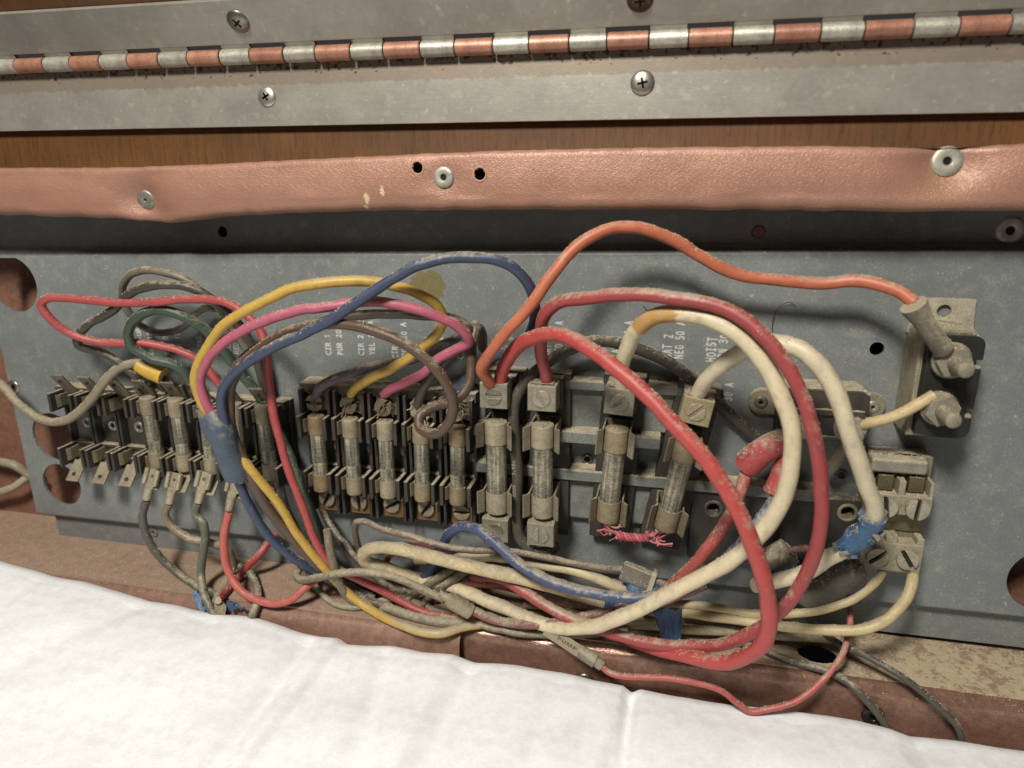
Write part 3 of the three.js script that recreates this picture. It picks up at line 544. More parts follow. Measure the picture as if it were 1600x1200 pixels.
// ---- terminal strip
{
  const t = thing('terminal_strip', 'beige two pole terminal strip with four slotted screws beside the blue taped wire', 'terminal strip');
  const B = '#7d7662', B2 = '#8f8873';
  mesh('body', [box(69.5, 89, -132, -90.5, 0.2, 8, B, 0.4), box(69, 86.5, -95.6, -90.5, 5, 12.5, '#7b7870', 1.2)], M.plastic, t, { dust: 1, grains: 2.5 });
  for (const [x, s] of [[74.4, 0], [83.9, 1]]) {
    mesh('cell', [box(x - 4.8, x - 3.7, -108.4, -97.5, 5, 13.5, B2), box(x + 3.7, x + 4.8, -108.4, -97.5, 5, 13.5, B2), box(x - 4.8, x + 4.8, -109.4, -102.6, 5, 14, B2)], M.plastic, t, { dust: 0.9, grains: 2 });
    mesh('contact', box(x - 2.4, x + 2.4, -102, -96.6, 5, 11.5, '#635a42', 0.2), M.metal, t, { dust: 0.6 });
    slotScrew(t, x + 0.3, -106.6, 14, 3.6, '#a39d8e', s ? 1.5 : 1.75, 1.6);
    mesh('cell', [box(x - 4.9, x + 4.9, -131, -120.4, 5, 13.6, B2), box(x - 4.9, x - 3.4, -120.6, -117.6, 5, 13.2, B2), box(x + 2.6, x + 4.9, -120.6, -118.2, 5, 13.2, B2)], M.plastic, t, { dust: 0.9, grains: 2 });
    slotScrew(t, x + 0.2, -125.4, 13.6, 3.5, '#a19b8a', s ? -1 : 0.75, 1.6);
  }
  mesh('contact', box(71, 88.6, -117.6, -109.8, 7.5, 9, '#6d6142', 0.2), M.metal, t, { dust: 0.7, grains: 2 });
}

// ================================================================ WIRES
// tube along 3D points; colour per vertex: insulation, settled dust on its upper side in ragged patches, old grime spots
function tube(pts, r, c, dust, o = {}) {
  const curve = new THREE.CatmullRomCurve3(pts, false, 'centripetal'), L = curve.getLength(), n = Math.max(6, Math.round(L / (o.step || 0.85))), m = o.seg || 18;
  const P0 = curve.getSpacedPoints(n), ph = rnd() * 80, kink = o.kink ?? (r > 0.9 && r < 2.9 ? 0.62 : 0), col0 = new THREE.Color(c), bandC = o.band && new THREE.Color(o.band[2]), pos = [], nor = [], uv = [], clr = [], idx = [];
  if (kink && L > 25) P0.forEach((p, i) => {   // old cable is never a clean sweep
    const t = i / n * L, e = sstep(0, 10, t) * sstep(0, 10, L - t) * kink; const w = (a) => (vnoise(t * 0.07 + a + ph, 2) - 0.5) * 1.5 + (vnoise(t * 0.2 + a * 3 + ph, 5) - 0.5) * 0.45;
    p.x += w(0) * e; p.y += w(31) * e; p.z += w(67) * e * 0.5;
  });
  let T = P0[1].clone().sub(P0[0]).normalize(), Nn = Math.abs(T.y) < 0.9 ? V(0, 1, 0) : V(0, 0, 1); Nn.addScaledVector(T, -Nn.dot(T)).normalize();
  for (let i = 0; i <= n; i++) {
    const t = P0[Math.min(n, i + 1)].clone().sub(P0[Math.max(0, i - 1)]).normalize();
    Nn.addScaledVector(t, -Nn.dot(t)).normalize(); const B = V(0, 0, 0).crossVectors(t, Nn), s = i / n * L;
    const wob = 1 + (vnoise(s * 0.16 + ph, 3) - 0.5) * 0.09, rad = r * wob * (o.flare ? o.flare(i / n) : 1);
    for (let j = 0; j <= m; j++) {
      const a = j / m * Math.PI * 2, d = Nn.clone().multiplyScalar(Math.cos(a)).addScaledVector(B, Math.sin(a)), p = P0[i].clone().addScaledVector(d, rad);
      pos.push(p.x, p.y, p.z); nor.push(d.x, d.y, d.z); uv.push((s + ph) / TILE, j / m * 2 * Math.PI * r / TILE);
      const q = vnoise(p.x * 0.55 + ph, p.y * 0.55, p.z * 0.55 + 0.01), f = vnoise(p.x * 1.7, p.y * 1.7 + ph, p.z * 1.7 + 0.01), run = vnoise(s * 0.045 + ph, 11);
      const du = o.tail && i / n > o.tail[0] ? dust + o.tail[1] * sstep(0, 0.04, i / n - o.tail[0]) : dust, fine = hash(i, j, 77);
      const k = sstep(0.33, 1.0, (d.y * 0.55 + 0.14) + (q - 0.5) * 0.42 + (f - 0.5) * 0.42 + (fine - 0.5) * 0.3 + (run - 0.5) * 0.4 + (du - 0.42) * 0.95) * 0.82;
      const g = 1 - 0.35 * sstep(0.72, 0.86, q) * (o.grime ?? 0.6) - 0.12 * (f - 0.5), film = 0.04 + 0.14 * dust;
      const e = Math.max(k, film), inBand = o.band && i / n > o.band[0] + (f - 0.5) * 0.006 && i / n < o.band[1] + (f - 0.5) * 0.006, c1 = inBand ? bandC : col0;
      clr.push(mix(c1.r * g, DUST.r, e), mix(c1.g * g, DUST.g, e), mix(c1.b * g, DUST.b, e));
    }
  }
  for (let i = 0; i < n; i++) for (let j = 0; j < m; j++) { const a = i * (m + 1) + j, b = a + m + 1; idx.push(a, a + 1, b, b, a + 1, b + 1); }
  for (const e of [0, n]) { const q = P0[e], t = e ? P0[n].clone().sub(P0[n - 1]).normalize() : P0[0].clone().sub(P0[1]).normalize(), c0 = pos.length / 3, ec = [0, 1, 2].map((h) => mix(clr[e * (m + 1) * 3 + h], DUST.toArray()[h], 0.15));
    pos.push(q.x, q.y, q.z); nor.push(t.x, t.y, t.z); uv.push(0, 0); clr.push(...ec);
    for (let j = 0; j <= m; j++) { const a = (e * (m + 1) + j) * 3; pos.push(pos[a], pos[a + 1], pos[a + 2]); nor.push(t.x, t.y, t.z); uv.push(0, 0); clr.push(...ec); }
    for (let j = 0; j < m; j++) { const a = c0 + 1 + j; e ? idx.push(a, a + 1, c0) : idx.push(a + 1, a, c0); } }
  const g = new THREE.BufferGeometry();
  g.setAttribute('position', new THREE.Float32BufferAttribute(pos, 3)); g.setAttribute('normal', new THREE.Float32BufferAttribute(nor, 3)); g.setAttribute('uv', new THREE.Float32BufferAttribute(uv, 2)); g.setAttribute('color', new THREE.Float32BufferAttribute(clr, 3)); g.setIndex(idx);
  g.userData.keepUV = true; return g;
}
const W = (list, r = 2) => list.map(([u, v, d]) => {   // a point that would sink into the shelf rests on it or hangs before its lip instead
  const p = P(u, v, d); if (p.y > FLOOR + r) return p;
  const q = onFloor(u, v, FLOOR + r + 0.3), lz = q.x < -72 ? LIPZ + 7 : LIPZ + 2;
  if (q.z < lz) return q.z < p.z ? p : q;
  return p.z > lz + r ? p : P(u, v, lz + r + 0.8);
});
// a wire of one piece, or a group when it carries a fitting
function wire(label, c, r, dust, list, extra, mat, o = {}) {
  r *= 0.86; const pts = W(list, r), m = mat || (dust > 0.62 ? M.dustyWire : M.wire);
  if (!extra) return tag(mesh('wire', tube(pts, r, c, dust, o), m, null, { grains: 0.6 + dust * 1.6 }), label, 'wire', 'loose wires of the fuse panel');
  const t = thing('wire', label, 'wire', [0, 0, 0], 'loose wires of the fuse panel');
  mesh('insulation', tube(pts, r, c, dust), m, t, { grains: 0.6 + dust * 1.6 });
  extra(t, pts); return t;
}
// spade connector that grips a tab: flat box with rolled sides, neck and crimp barrel
function spade(t, a, b, c, wd = 6.8) {   // a: mouth, b: where the insulation begins
  const y = b.clone().sub(a), L = y.length(); y.normalize(); const z = V(0, 0.35, 1); z.addScaledVector(y, -z.dot(y)).normalize(); const x = V(0, 0, 0).crossVectors(y, z);
  const mtx = new THREE.Matrix4().makeBasis(x, y, z).setPosition(a), B = (x0, x1, y0, y1, z0, z1, cc = c) => box(x0, x1, y0, y1, z0, z1, cc, 0.2).applyMatrix4(mtx);
  const f = L * 0.5, g = [B(-wd / 2, wd / 2, 0, f, -0.7, 0.1)];
  for (const s of [-1, 1]) g.push(cyl(0.95, 0.95, V(s * wd * 0.4, 0, 0.75), V(s * wd * 0.4, f, 0.75), c, 14).applyMatrix4(mtx));
  g.push(B(-1.9, 1.9, f - 0.2, L * 0.66, -0.5, 0.7), cyl(1.9, 1.7, V(0, L * 0.62, 0.2), V(0, L, 0.2), c, 18).applyMatrix4(mtx));
  g.forEach((q) => tint(q, c));
  const m = mesh('spade_connector', g, M.metal, t, { dust: 0.35, grains: 0.8 });
  mesh('dimple', cyl(0.7, 0.7, V(0, f * 0.45, 0), V(0, f * 0.45, 0.3), '#55503f', 12).applyMatrix4(mtx), M.plastic, m, { dust: 0, grains: 0 });
}
function strands(t, p, dir, n, len, c, spread = 0.6, r = 0.16) {
  const g = []; for (let i = 0; i < n; i++) { const e = dir.clone().add(V(rr(-spread, spread), rr(-spread, spread), rr(-spread, spread) * 0.7)).normalize().multiplyScalar(len * rr(0.6, 1.15)); const mid = p.clone().addScaledVector(e, 0.5).add(V(rr(-0.8, 0.8), rr(-0.5, 0.5), rr(0, 0.8))); g.push(tube([p.clone().add(V(rr(-0.8, 0.8), rr(-0.5, 0.5), rr(-0.5, 0.5))), mid, p.clone().add(e)], r, c, 0.3, { seg: 6, step: 0.8 })); }
  return mesh('bare_strands', g, M.metal, t, { dust: 0.3, grains: 0.5 });
}
const down = V(0, -1, 0.35).normalize(), BOTTOM = 'loose wires of the fuse panel';

// ---- loops over the large fuses
wire('orange wire arching from the tall breaker to the first large fuse', '#b95c3c', 2.25, 0.5, [[1430, 474, 25], [1400, 453, 21], [1345, 438, 17], [1280, 442, 15], [1210, 436, 15], [1150, 429, 16], [1095, 403, 18], [1045, 372, 20], [1000, 356, 22], [955, 354, 24], [910, 378, 27], [870, 420, 30], [830, 475, 32], [795, 515, 32], [766, 553, 30], [753, 578, 27], [762, 595, 23], [775, 606, 17]], (t, p) => {
  const a = P(1427, 476, 27), b = P(1455, 520, 25), c = P(1482, 556, 22.5);
  mesh('crimp_sleeve', tube([a, P(1440, 497, 26), b, P(1474, 546, 23)], 3.2, '#5e5a52', 0.75, { flare: (s) => 1.15 - 0.25 * sstep(0, 0.35, s) + (s > 0.7 ? 0.25 * (s - 0.7) : 0) }), M.dustyWire, t, { grains: 1.5 });
  mesh('ring_terminal', tint(new THREE.TorusGeometry(4.4, 1.3, 8, 26).scale(1, 1, 0.5).translate(84.2, -54.2, 20.6), '#8a8475'), M.dullMetal, t);
});
wire('thick red wire looping down from the first large fuse to the front', '#b02a30', 2.8, 0.48, [[779, 606, 17], [787, 574, 22], [806, 545, 27], [836, 526, 33], [870, 523, 38], [912, 541, 44], [962, 577, 50], [1012, 623, 55], [1062, 673, 59], [1108, 727, 62], [1148, 792, 64], [1180, 862, 65], [1200, 930, 64], [1202, 984, 61], [1182, 1019, 57], [1142, 1034, 50], [1085, 1028, 43], [1030, 1015, 34], [985, 1000, 24]]);
wire('crimson wire arching from the second large fuse around the outside of the loops', '#951c2c', 2.4, 0.5, [[856, 606, 16], [853, 580, 20], [845, 550, 24], [843, 522, 28], [851, 495, 32], [876, 473, 35], [930, 463, 39], [1000, 463, 42], [1080, 470, 45], [1150, 491, 48], [1206, 536, 51], [1246, 602, 53], [1270, 672, 54], [1283, 742, 54], [1282, 812, 53], [1265, 880, 51], [1236, 936, 49], [1194, 978, 46], [1130, 1006, 42], [1060, 1011, 38], [980, 998, 34], [910, 974, 30], [860, 950, 27], [818, 924, 24], [785, 905, 20], [740, 900, 12]]);
wire('white wire with a yellowed band looping from the third large fuse', '#d2c5a6', 2.95, 0.4, [[972, 612, 17], [971, 585, 22], [975, 555, 28], [992, 519, 34], [1027, 495, 39], [1075, 490, 42], [1130, 508, 45], [1180, 550, 47], [1214, 605, 49], [1233, 665, 50], [1236, 720, 50], [1224, 780, 49], [1194, 830, 48], [1150, 870, 46], [1090, 905, 44], [1030, 935, 42], [970, 963, 39], [920, 980, 34], [870, 982, 29], [820, 966, 25], [775, 944, 20], [720, 922, 14], [660, 905, 9]], null, null, { band: [0.117, 0.166, '#b98e4a'] });
wire('white wire from the tilted large fuse to the blue tape by the terminal strip', '#d4c8ac', 3.0, 0.4, [[1088, 624, 16], [1096, 606, 21], [1112, 585, 26], [1140, 562, 31], [1178, 544, 36], [1215, 537, 39], [1255, 548, 42], [1290, 586, 44], [1315, 641, 45], [1335, 702, 44], [1354, 762, 41], [1364, 798, 38], [1360, 818, 36], [1338, 842, 34], [1306, 866, 32], [1268, 892, 29], [1225, 905, 25], [1180, 915, 18]]);
wire('short white jumper wire between the two circuit breakers', '#cbb488', 1.95, 0.4, [[1350, 664, 16], [1362, 660, 18], [1390, 653, 20], [1418, 641, 21], [1444, 626, 21.5], [1460, 617, 21.5]], (t) => mesh('ring_terminal', [tint(new THREE.TorusGeometry(4.3, 1.2, 8, 26).scale(1, 1, 0.5).translate(83.4, -69.6, 20.5), '#8a8475'), tint(new THREE.TorusGeometry(4.2, 1, 8, 24).scale(1, 1, 0.5).translate(61, -80, 13.6), '#7d7768')], M.dullMetal, t));

// ---- bundle through the blue tape sleeve
const bundle = 'loose wires of the fuse panel';
wire('bright yellow wire arching from the taped bundle to the five way block', '#bd9a3a', 2, 0.28, [[548, 616, 11], [556, 606, 14], [575, 594, 17], [610, 577, 19], [652, 550, 21], [684, 520, 23], [692, 497, 25], [680, 475, 28], [640, 453, 33], [590, 440, 37], [520, 440, 41], [450, 455, 43], [395, 480, 45], [347, 514, 45], [316, 551, 44], [306, 586, 43], [313, 622, 41], [336, 662, 38], [366, 705, 36], [396, 738, 35], [430, 784, 32], [470, 842, 28], [512, 893, 25], [560, 940, 23], [606, 967, 24], [655, 984, 26], [690, 988, 25], [722, 980, 20], [765, 974, 14], [810, 972, 9]], null, null, { tail: [0.84, 0.62] });
wire('pink wire arching from the taped bundle to the middle of the five way block', '#b04f6c', 2, 0.34, [[600, 616, 11], [612, 608, 14], [632, 599, 16], [660, 582, 19], [682, 562, 21], [712, 546, 23], [733, 534, 25], [722, 515, 28], [690, 497, 32], [640, 480, 36], [580, 473, 39], [520, 478, 42], [460, 488, 43], [400, 508, 44], [350, 536, 44], [323, 566, 43], [313, 592, 42], [319, 624, 41], [341, 662, 39], [356, 690, 37]]);
wire('glossy brown wire arching over and curling into a small loop', '#452d20', 2.05, 0.3, [[755, 545, 5], [752, 522, 11], [745, 512, 16], [740, 535, 19], [737, 575, 21], [729, 604, 23], [707, 627, 26], [675, 638, 30], [656, 651, 33], [656, 668, 35], [680, 676, 38], [700, 662, 40], [707, 633, 41], [695, 597, 42], [665, 561, 43], [620, 531, 44], [560, 509, 43], [500, 507, 42], [450, 518, 41], [410, 540, 40], [376, 571, 39], [360, 603, 38], [357, 635, 37], [362, 670, 36], [380, 720, 35], [402, 765, 34], [436, 816, 31], [478, 866, 27], [516, 903, 23], [556, 930, 19], [610, 950, 14]]);
wire('dark maroon brown wire behind the pink one, bent sharply back at its end', '#33231f', 1.95, 0.5, [[652, 634, 11], [658, 614, 14], [674, 588, 16], [704, 558, 17], [729, 534, 18], [732, 512, 19], [710, 498, 20], [660, 492, 22], [600, 490, 25], [540, 496, 29], [470, 514, 33], [405, 543, 36], [368, 577, 38], [348, 610, 39], [346, 645, 38], [360, 700, 35], [386, 748, 33], [420, 800, 30], [462, 850, 26], [505, 893, 22], [560, 925, 16]]);
wire('blue wire arching high from the taped bundle behind the orange wire', '#0b2f58', 2.05, 0.4, [[712, 618, 9], [722, 600, 10], [740, 580, 12], [768, 561, 15], [802, 544, 18], [829, 519, 22], [837, 485, 26], [828, 450, 30], [805, 423, 34], [770, 407, 37], [720, 403, 39], [665, 412, 41], [620, 432, 42], [575, 462, 43], [530, 491, 44], [480, 517, 44], [430, 540, 44], [386, 565, 43], [357, 592, 42], [346, 620, 41], [351, 655, 40], [364, 710, 37], [375, 758, 34], [398, 806, 30], [432, 850, 26], [476, 884, 21], [525, 912, 16], [585, 935, 10]]);
{ const t = thing('tape_wrap', 'faded blue tape sleeve wrapped round the bundle beside the eight way block', 'tape');
  const g = tube(W([[331, 646, 38], [343, 672, 39], [356, 705, 37], [372, 742, 34]]), 4.9, '#2c4763', 0.46, { seg: 26, flare: (s) => 1.03 + 0.12 * Math.sin(s * 9) * 0.5 - 0.05 * s });
  mesh('sleeve', g, M.tape, t, { grains: 0.8 });
  const e = []; for (const [u, v, d, s] of [[331, 646, 38, 5], [372, 742, 34, 4.8]]) { const q = P(u, v, d); for (let i = 0; i < 16; i++) { const a = rr(0, 6.283), w = rr(0.3, 1.5); e.push(box(-w, w, -0.35, 0.4, -0.08, 0.08, rnd() < 0.5 ? '#77756a' : '#4a6078', 0.03).rotateZ(rr(-0.5, 0.5)).rotateY(1.57 - a).translate(q.x + Math.cos(a) * s * 0.99, q.y + rr(-0.9, 0.5) - Math.cos(a) * 2.2, q.z + Math.sin(a) * s * 0.99)); } }
  mesh('frayed_edge', e, M.tape, t); }
wire('dusty purple wire end at the first screw of the five way block', '#57465c', 2.1, 0.72, [[494, 622, 10], [498, 608, 13], [520, 594, 14], [560, 579, 14], [600, 570, 13], [645, 562, 12], [684, 544, 9], [722, 522, 6], [746, 505, 4]]);
{ const owner = thing('bare_wire_ends', 'frayed dusty copper strands around the top screws of the five way block', 'wire strands');
  [[492, 624], [547, 628], [602, 628], [656, 634], [716, 632]].forEach(([u, v], k) => { const p = P(u, v, 10); strands(owner, p, V(0.1, -1, 0.5), k === 2 ? 13 : 9, 6.5, k === 3 ? '#b0a68d' : '#8a7350', 0.95);
    const lumps = []; for (let i = 0; i < 34; i++) { const r = rr(0.2, 0.75) * (k === 3 ? 1.1 : 0.85); lumps.push(tint(new THREE.IcosahedronGeometry(r, 1).scale(rr(0.8, 1.5), rr(0.6, 1), rr(0.7, 1.2)).rotateZ(rr(0, 3)).translate(p.x + rr(-3.6, 3.6), p.y + rr(-4.2, 2.6), p.z + 0.3 + rr(-0.8, 1.6)), k === 3 ? '#8f8774' : ['#5e523f', '#4d4334', '#6d624e'][i % 3])); }
    mesh('dirt_crumbs', lumps, M.plastic, owner, { dust: 0.45, grains: 1 }); }); }

// ---- wires at the left
wire('red wire folded back at the far end, running down beside the eight way block', '#a33a41', 1.85, 0.24, [[352, 612, 7], [340, 596, 9], [322, 574, 10], [298, 557, 12], [258, 543, 14], [210, 535, 17], [152, 534, 20], [110, 521, 23], [76, 496, 26], [65, 476, 27], [77, 467, 27], [120, 468, 26], [180, 472, 25], [250, 470, 24], [300, 467, 24], [350, 473, 25], [386, 493, 26], [406, 517, 26], [417, 550, 27], [421, 590, 27], [429, 650, 27], [446, 720, 27], [470, 790, 27], [496, 850, 26], [525, 886, 24], [566, 907, 22], [612, 930, 19], [665, 957, 15], [720, 966, 10]]);
wire('dark brown black wire with a sharp elbow near the wall', '#1f1b17', 1.95, 0.42, [[218, 603, 11], [212, 590, 12], [196, 573, 13], [162, 551, 15], [124, 540, 18], [121, 527, 20], [138, 508, 21], [168, 488, 22], [206, 460, 24], [237, 447, 25], [275, 445, 24], [312, 456, 22], [346, 479, 19], [376, 512, 15], [397, 552, 12], [414, 605, 9], [432, 660, 7], [452, 725, 6], [476, 792, 6], [500, 850, 8], [540, 900, 10]], (t) => spade(t, P(234, 618, 8.5), P(211, 588, 12), '#5b5446', 6.4));
wire('thin grey wire curled in a flat loop above the green wire', '#5c564a', 1.65, 0.6, [[338, 483, 7], [322, 481, 8], [303, 492, 9], [291, 508, 8], [270, 518, 8], [245, 518, 9], [217, 506, 11], [201, 486, 14], [192, 461, 17], [198, 436, 20], [224, 423, 22], [268, 430, 22], [310, 451, 20], [346, 488, 15], [376, 530, 11], [402, 568, 8], [412, 610, 5], [424, 670, 5], [436, 740, 6], [450, 800, 7], [474, 850, 9]]);
wire('dark green wire looping from a spade tab and down past the eight way block', '#0e3a2f', 2.15, 0.36, [[298, 598, 11], [288, 582, 13], [268, 570, 15], [236, 561, 17], [210, 544, 19], [202, 524, 20], [207, 504, 21], [226, 490, 22], [255, 485, 22], [290, 497, 20], [322, 518, 17], [348, 546, 14], [374, 582, 11], [402, 615, 9], [428, 655, 9], [448, 700, 10], [468, 755, 12], [491, 810, 14], [510, 850, 15], [530, 890, 13], [565, 915, 10], [620, 935, 7]], (t) => spade(t, P(302, 622, 8), P(282, 578, 13), '#4f4a3f', 6.2));
wire('beige grey wire entering from the side wall to a yellow spade connector', '#7f7562', 2.1, 0.62, [[-40, 575, 2], [-15, 592, 8], [5, 606, 12], [30, 631, 15], [60, 652, 17], [90, 659, 18], [116, 650, 18], [140, 626, 17], [164, 597, 16], [186, 576, 14], [210, 567, 13], [232, 572, 12]], (t) => {
  mesh('yellow_sleeve', tube(W([[216, 570, 12.4], [232, 579, 12], [256, 588, 11.5]]), 2.9, '#c49c1e', 0.3, { flare: (s) => 0.95 + 0.3 * s }), M.wire, t, { label: 'yellow insulating sleeve' });
  const a = P(265, 607, 8), b = P(250, 586, 11.5); spade(t, a, b, '#4d483c', 6.4); });
wire('upper of two grey cable ends poking in beside the grey panel', '#8a8270', 2.2, 0.6, [[-40, 716, -12], [0, 722, -10], [22, 727, -10], [44, 742, -12], [62, 752, -14]]);
wire('lower of two grey cable ends poking in beside the grey panel', '#a69d88', 2.1, 0.5, [[-40, 778, -12], [0, 770, -11], [20, 762, -11], [40, 748, -13], [58, 738, -15]]);

// ---- spade connectors under the eight way block
wire('dark grey wire under the first spade connector', '#3b3a36', 1.9, 0.5, [[228, 783, 19], [223, 806, 20], [228, 835, 21], [248, 868, 21], [282, 898, 20], [312, 918, 18], [340, 930, 14]], (t, p) => spade(t, P(241, 733, 14.5), P(229, 781, 19), '#b3ab96'));
wire('tan wire curving sideways under the second spade connector', '#6b5f48', 1.9, 0.62, [[264, 788, 19], [259, 804, 19], [268, 822, 19], [294, 840, 19], [332, 849, 17], [357, 860, 13], [362, 885, 11], [352, 912, 11], [338, 938, 12]], (t) => spade(t, P(275, 739, 14.5), P(265, 787, 19), '#b3ab96'));
wire('green grey kinked wire hanging straight down from the third spade connector', '#3d4a3d', 1.95, 0.6, [[309, 787, 19], [306, 803, 19.5], [318, 818, 20], [321, 836, 21], [317, 868, 22], [314, 900, 23], [320, 932, 24], [336, 962, 25], [356, 990, 26]], (t) => spade(t, P(322, 738, 14.5), P(310, 786, 19), '#b8b09a'));
wire('salmon red wire sagging in a wide curve from the fourth spade connector', '#b5524b', 1.95, 0.3, [[358, 800, 20], [352, 828, 22], [351, 860, 24], [360, 896, 26], [384, 927, 28], [420, 942, 29], [454, 938, 28], [476, 920, 25], [494, 905, 20], [520, 898, 14]], (t) => spade(t, P(370, 740, 14.5), P(358, 798, 20), '#aca48e'));
wire('short red wire slanting behind the salmon wire above the shelf', '#a02730', 1.85, 0.35, [[432, 834, 3], [418, 848, 7], [402, 868, 11], [388, 886, 12], [372, 906, 11], [352, 926, 10], [340, 938, 8]]);
wire('greenish wire curled in a hook on the shelf behind the white quilt', '#55574a', 1.8, 0.6, [[372, 884, 8], [388, 893, 12], [400, 912, 15], [402, 940, 18], [392, 966, 20], [376, 990, 20]]);
// ---- tangle along the shelf
wire('dusty stub of grey brown wire standing up in front of the tangle', '#6a5f50', 1.9, 0.8, [[511, 827, 25], [514, 850, 26], [521, 885, 26], [532, 918, 25], [526, 905, 22]].slice(0, 4).concat([[548, 938, 22], [578, 944, 20], [610, 936, 16], [634, 924, 11]]));
wire('dusty brown wire with a crimped splice, running on as a dull pink wire', '#7a3f45', 1.95, 0.68, [[712, 944, 28], [738, 954, 27], [775, 970, 27], [820, 977, 28], [875, 972, 28], [940, 959, 27], [1000, 948, 25], [1050, 935, 20], [1100, 915, 12]], (t) => {
  mesh('insulation', tube(W([[472, 884, 14], [464, 897, 19], [470, 906, 24], [495, 903, 27], [530, 897, 29], [580, 896, 30], [630, 908, 30], [676, 928, 29], [694, 937, 29]]), 1.5, '#665a4a', 0.78), M.dustyWire, t, { grains: 2.4, label: 'dusty brown length' });
  const a = P(700, 934, 29.5), b = P(734, 955, 27.5), g = [tube([a, P(716, 945, 29), b], 3, '#a39a84', 0.4, { seg: 20, kink: 0, flare: (s) => s < 0.12 ? 0.7 + s * 2.5 : 1 }), cyl(1.4, 1.9, P(686, 927, 29.4), P(704, 937, 29.4), '#8f8672', 14)];
  const sp = mesh('crimp_splice', g, M.dullMetal, t, {});
  for (const s of [0.3, 0.52, 0.74]) { const q = a.clone().lerp(b, s), dir = b.clone().sub(a).normalize(); mesh('crimp_mark', tint(new THREE.TorusGeometry(3.02, 0.25, 8, 24).applyQuaternion(new THREE.Quaternion().setFromUnitVectors(V(0, 0, 1), dir)).translate(q.x, q.y, q.z), '#4a4438'), M.dullMetal, sp, { grains: 0 }); }
});
wire('thin dusty mauve wire bent over the middle of the tangle', '#5d4a47', 1.45, 0.75, [[566, 876, 12], [558, 850, 15], [554, 828, 17], [557, 817, 18], [568, 815, 19], [595, 825, 20], [640, 838, 21], [685, 852, 21], [735, 860, 20], [790, 862, 19], [850, 872, 18], [910, 883, 17], [965, 890, 16], [985, 893, 14]]);
wire('thick dusty cream wire doubled back in a hairpin on the shelf', '#c4b58f', 2.95, 0.66, [[655, 905, 9], [622, 896, 11], [594, 886, 14], [574, 879, 17], [568, 868, 19], [578, 859, 21], [600, 857, 22], [630, 860, 23], [670, 870, 24], [720, 883, 25], [780, 895, 25], [840, 910, 24], [890, 925, 22], [950, 940, 17], [1000, 950, 12]]);
wire('cream wire running behind the blue wire into a plastic connector', '#c9bb96', 2.3, 0.55, [[650, 874, 6], [700, 872, 9], [760, 870, 11], [820, 876, 13], [880, 888, 15], [930, 903, 16], [965, 916, 16], [990, 922, 14]]);
wire('thick blue wire rising in a hump and sagging to a red sleeve', '#10356a', 2.3, 0.46, [[650, 918, 8], [676, 885, 11], [692, 850, 15], [706, 831, 19], [727, 823, 22], [748, 828, 25], [780, 851, 28], [810, 880, 31], [850, 905, 34], [900, 922, 36], [955, 933, 38], [1012, 933, 38], [1054, 925, 37], [1092, 907, 35], [1128, 877, 32], [1160, 847, 29], [1187, 812, 26], [1206, 785, 23], [1222, 756, 20]], (t) => mesh('red_sleeve', tube(W([[1213, 772, 21], [1223, 748, 20], [1231, 724, 18.5], [1236, 706, 17]]), 4.3, '#a8343f', 0.4, { flare: (s) => 1.1 - 0.25 * s }), M.wire, t, { label: 'faded red heat sleeve' }));
wire('dusty red wire slanting down from a stout red sleeve', '#a02a30', 2.5, 0.66, [[1172, 722, 18], [1162, 748, 20], [1150, 780, 22], [1130, 825, 24], [1098, 868, 26], [1064, 903, 25], [1030, 930, 21], [1005, 950, 15]], (t) => mesh('red_sleeve', tube(W([[1166, 729, 18.5], [1178, 716, 19.5], [1200, 700, 19.5], [1226, 688, 17]]), 4.6, '#9c1f2b', 0.62, { flare: (s) => s < 0.1 ? 0.9 + s : 1.02 - 0.12 * s }), M.dustyWire, t, { label: 'stout dusty red sleeve', grains: 3 }));
wire('dull red wire lying deep behind the blue wire', '#7c1e22', 2.6, 0.5, [[680, 935, 6], [705, 918, 10], [750, 910, 13], [800, 918, 14], [850, 933, 13], [910, 950, 10], [960, 962, 7]]);
wire('dark grey wire slanting down from under the five way block', '#3f3a33', 1.6, 0.55, [[498, 786, 4], [508, 805, 8], [520, 827, 11], [546, 862, 13], [575, 893, 14], [612, 920, 12], [650, 940, 9]]);
wire('grey dusty wire lying beside the yellow wire on the shelf', '#6f6a5c', 2.2, 0.74, [[540, 920, 12], [572, 935, 15], [605, 950, 17], [640, 961, 19], [676, 969, 20], [708, 972, 19], [745, 968, 15], [790, 962, 10]]);
wire('olive wire crossing under the hairpin of the cream wire', '#5f5945', 1.9, 0.6, [[626, 946, 10], [650, 928, 13], [680, 905, 14], [712, 884, 12], [740, 868, 7]]);
wire('dark olive wire crossing just behind its twin under the hairpin', '#4a4535', 1.9, 0.55, [[648, 956, 10], [672, 935, 13], [700, 912, 14], [732, 890, 12], [762, 872, 7]]);
wire('cream wire from the first lower screw of the terminal strip', '#b9a678', 1.75, 0.6, [[1381, 886, 9], [1376, 900, 13], [1358, 920, 17], [1325, 940, 20], [1285, 952, 21], [1230, 958, 20], [1180, 958, 19], [1125, 950, 17], [1070, 945, 13], [1020, 948, 8]]);
wire('longer cream wire sweeping from the second lower screw of the terminal strip', '#c2af80', 2.15, 0.52, [[1426, 886, 9], [1426, 905, 14], [1416, 936, 19], [1392, 964, 23], [1352, 982, 25], [1300, 985, 24], [1240, 981, 22], [1180, 973, 20], [1120, 964, 17], [1060, 958, 13], [1000, 960, 8]]);
wire('dusty cream wire lowest on the shelf under the red loop', '#a39675', 2.1, 0.75, [[980, 975, 8], [1050, 982, 12], [1120, 985, 13], [1190, 990, 12], [1250, 995, 10], [1310, 998, 7]]);
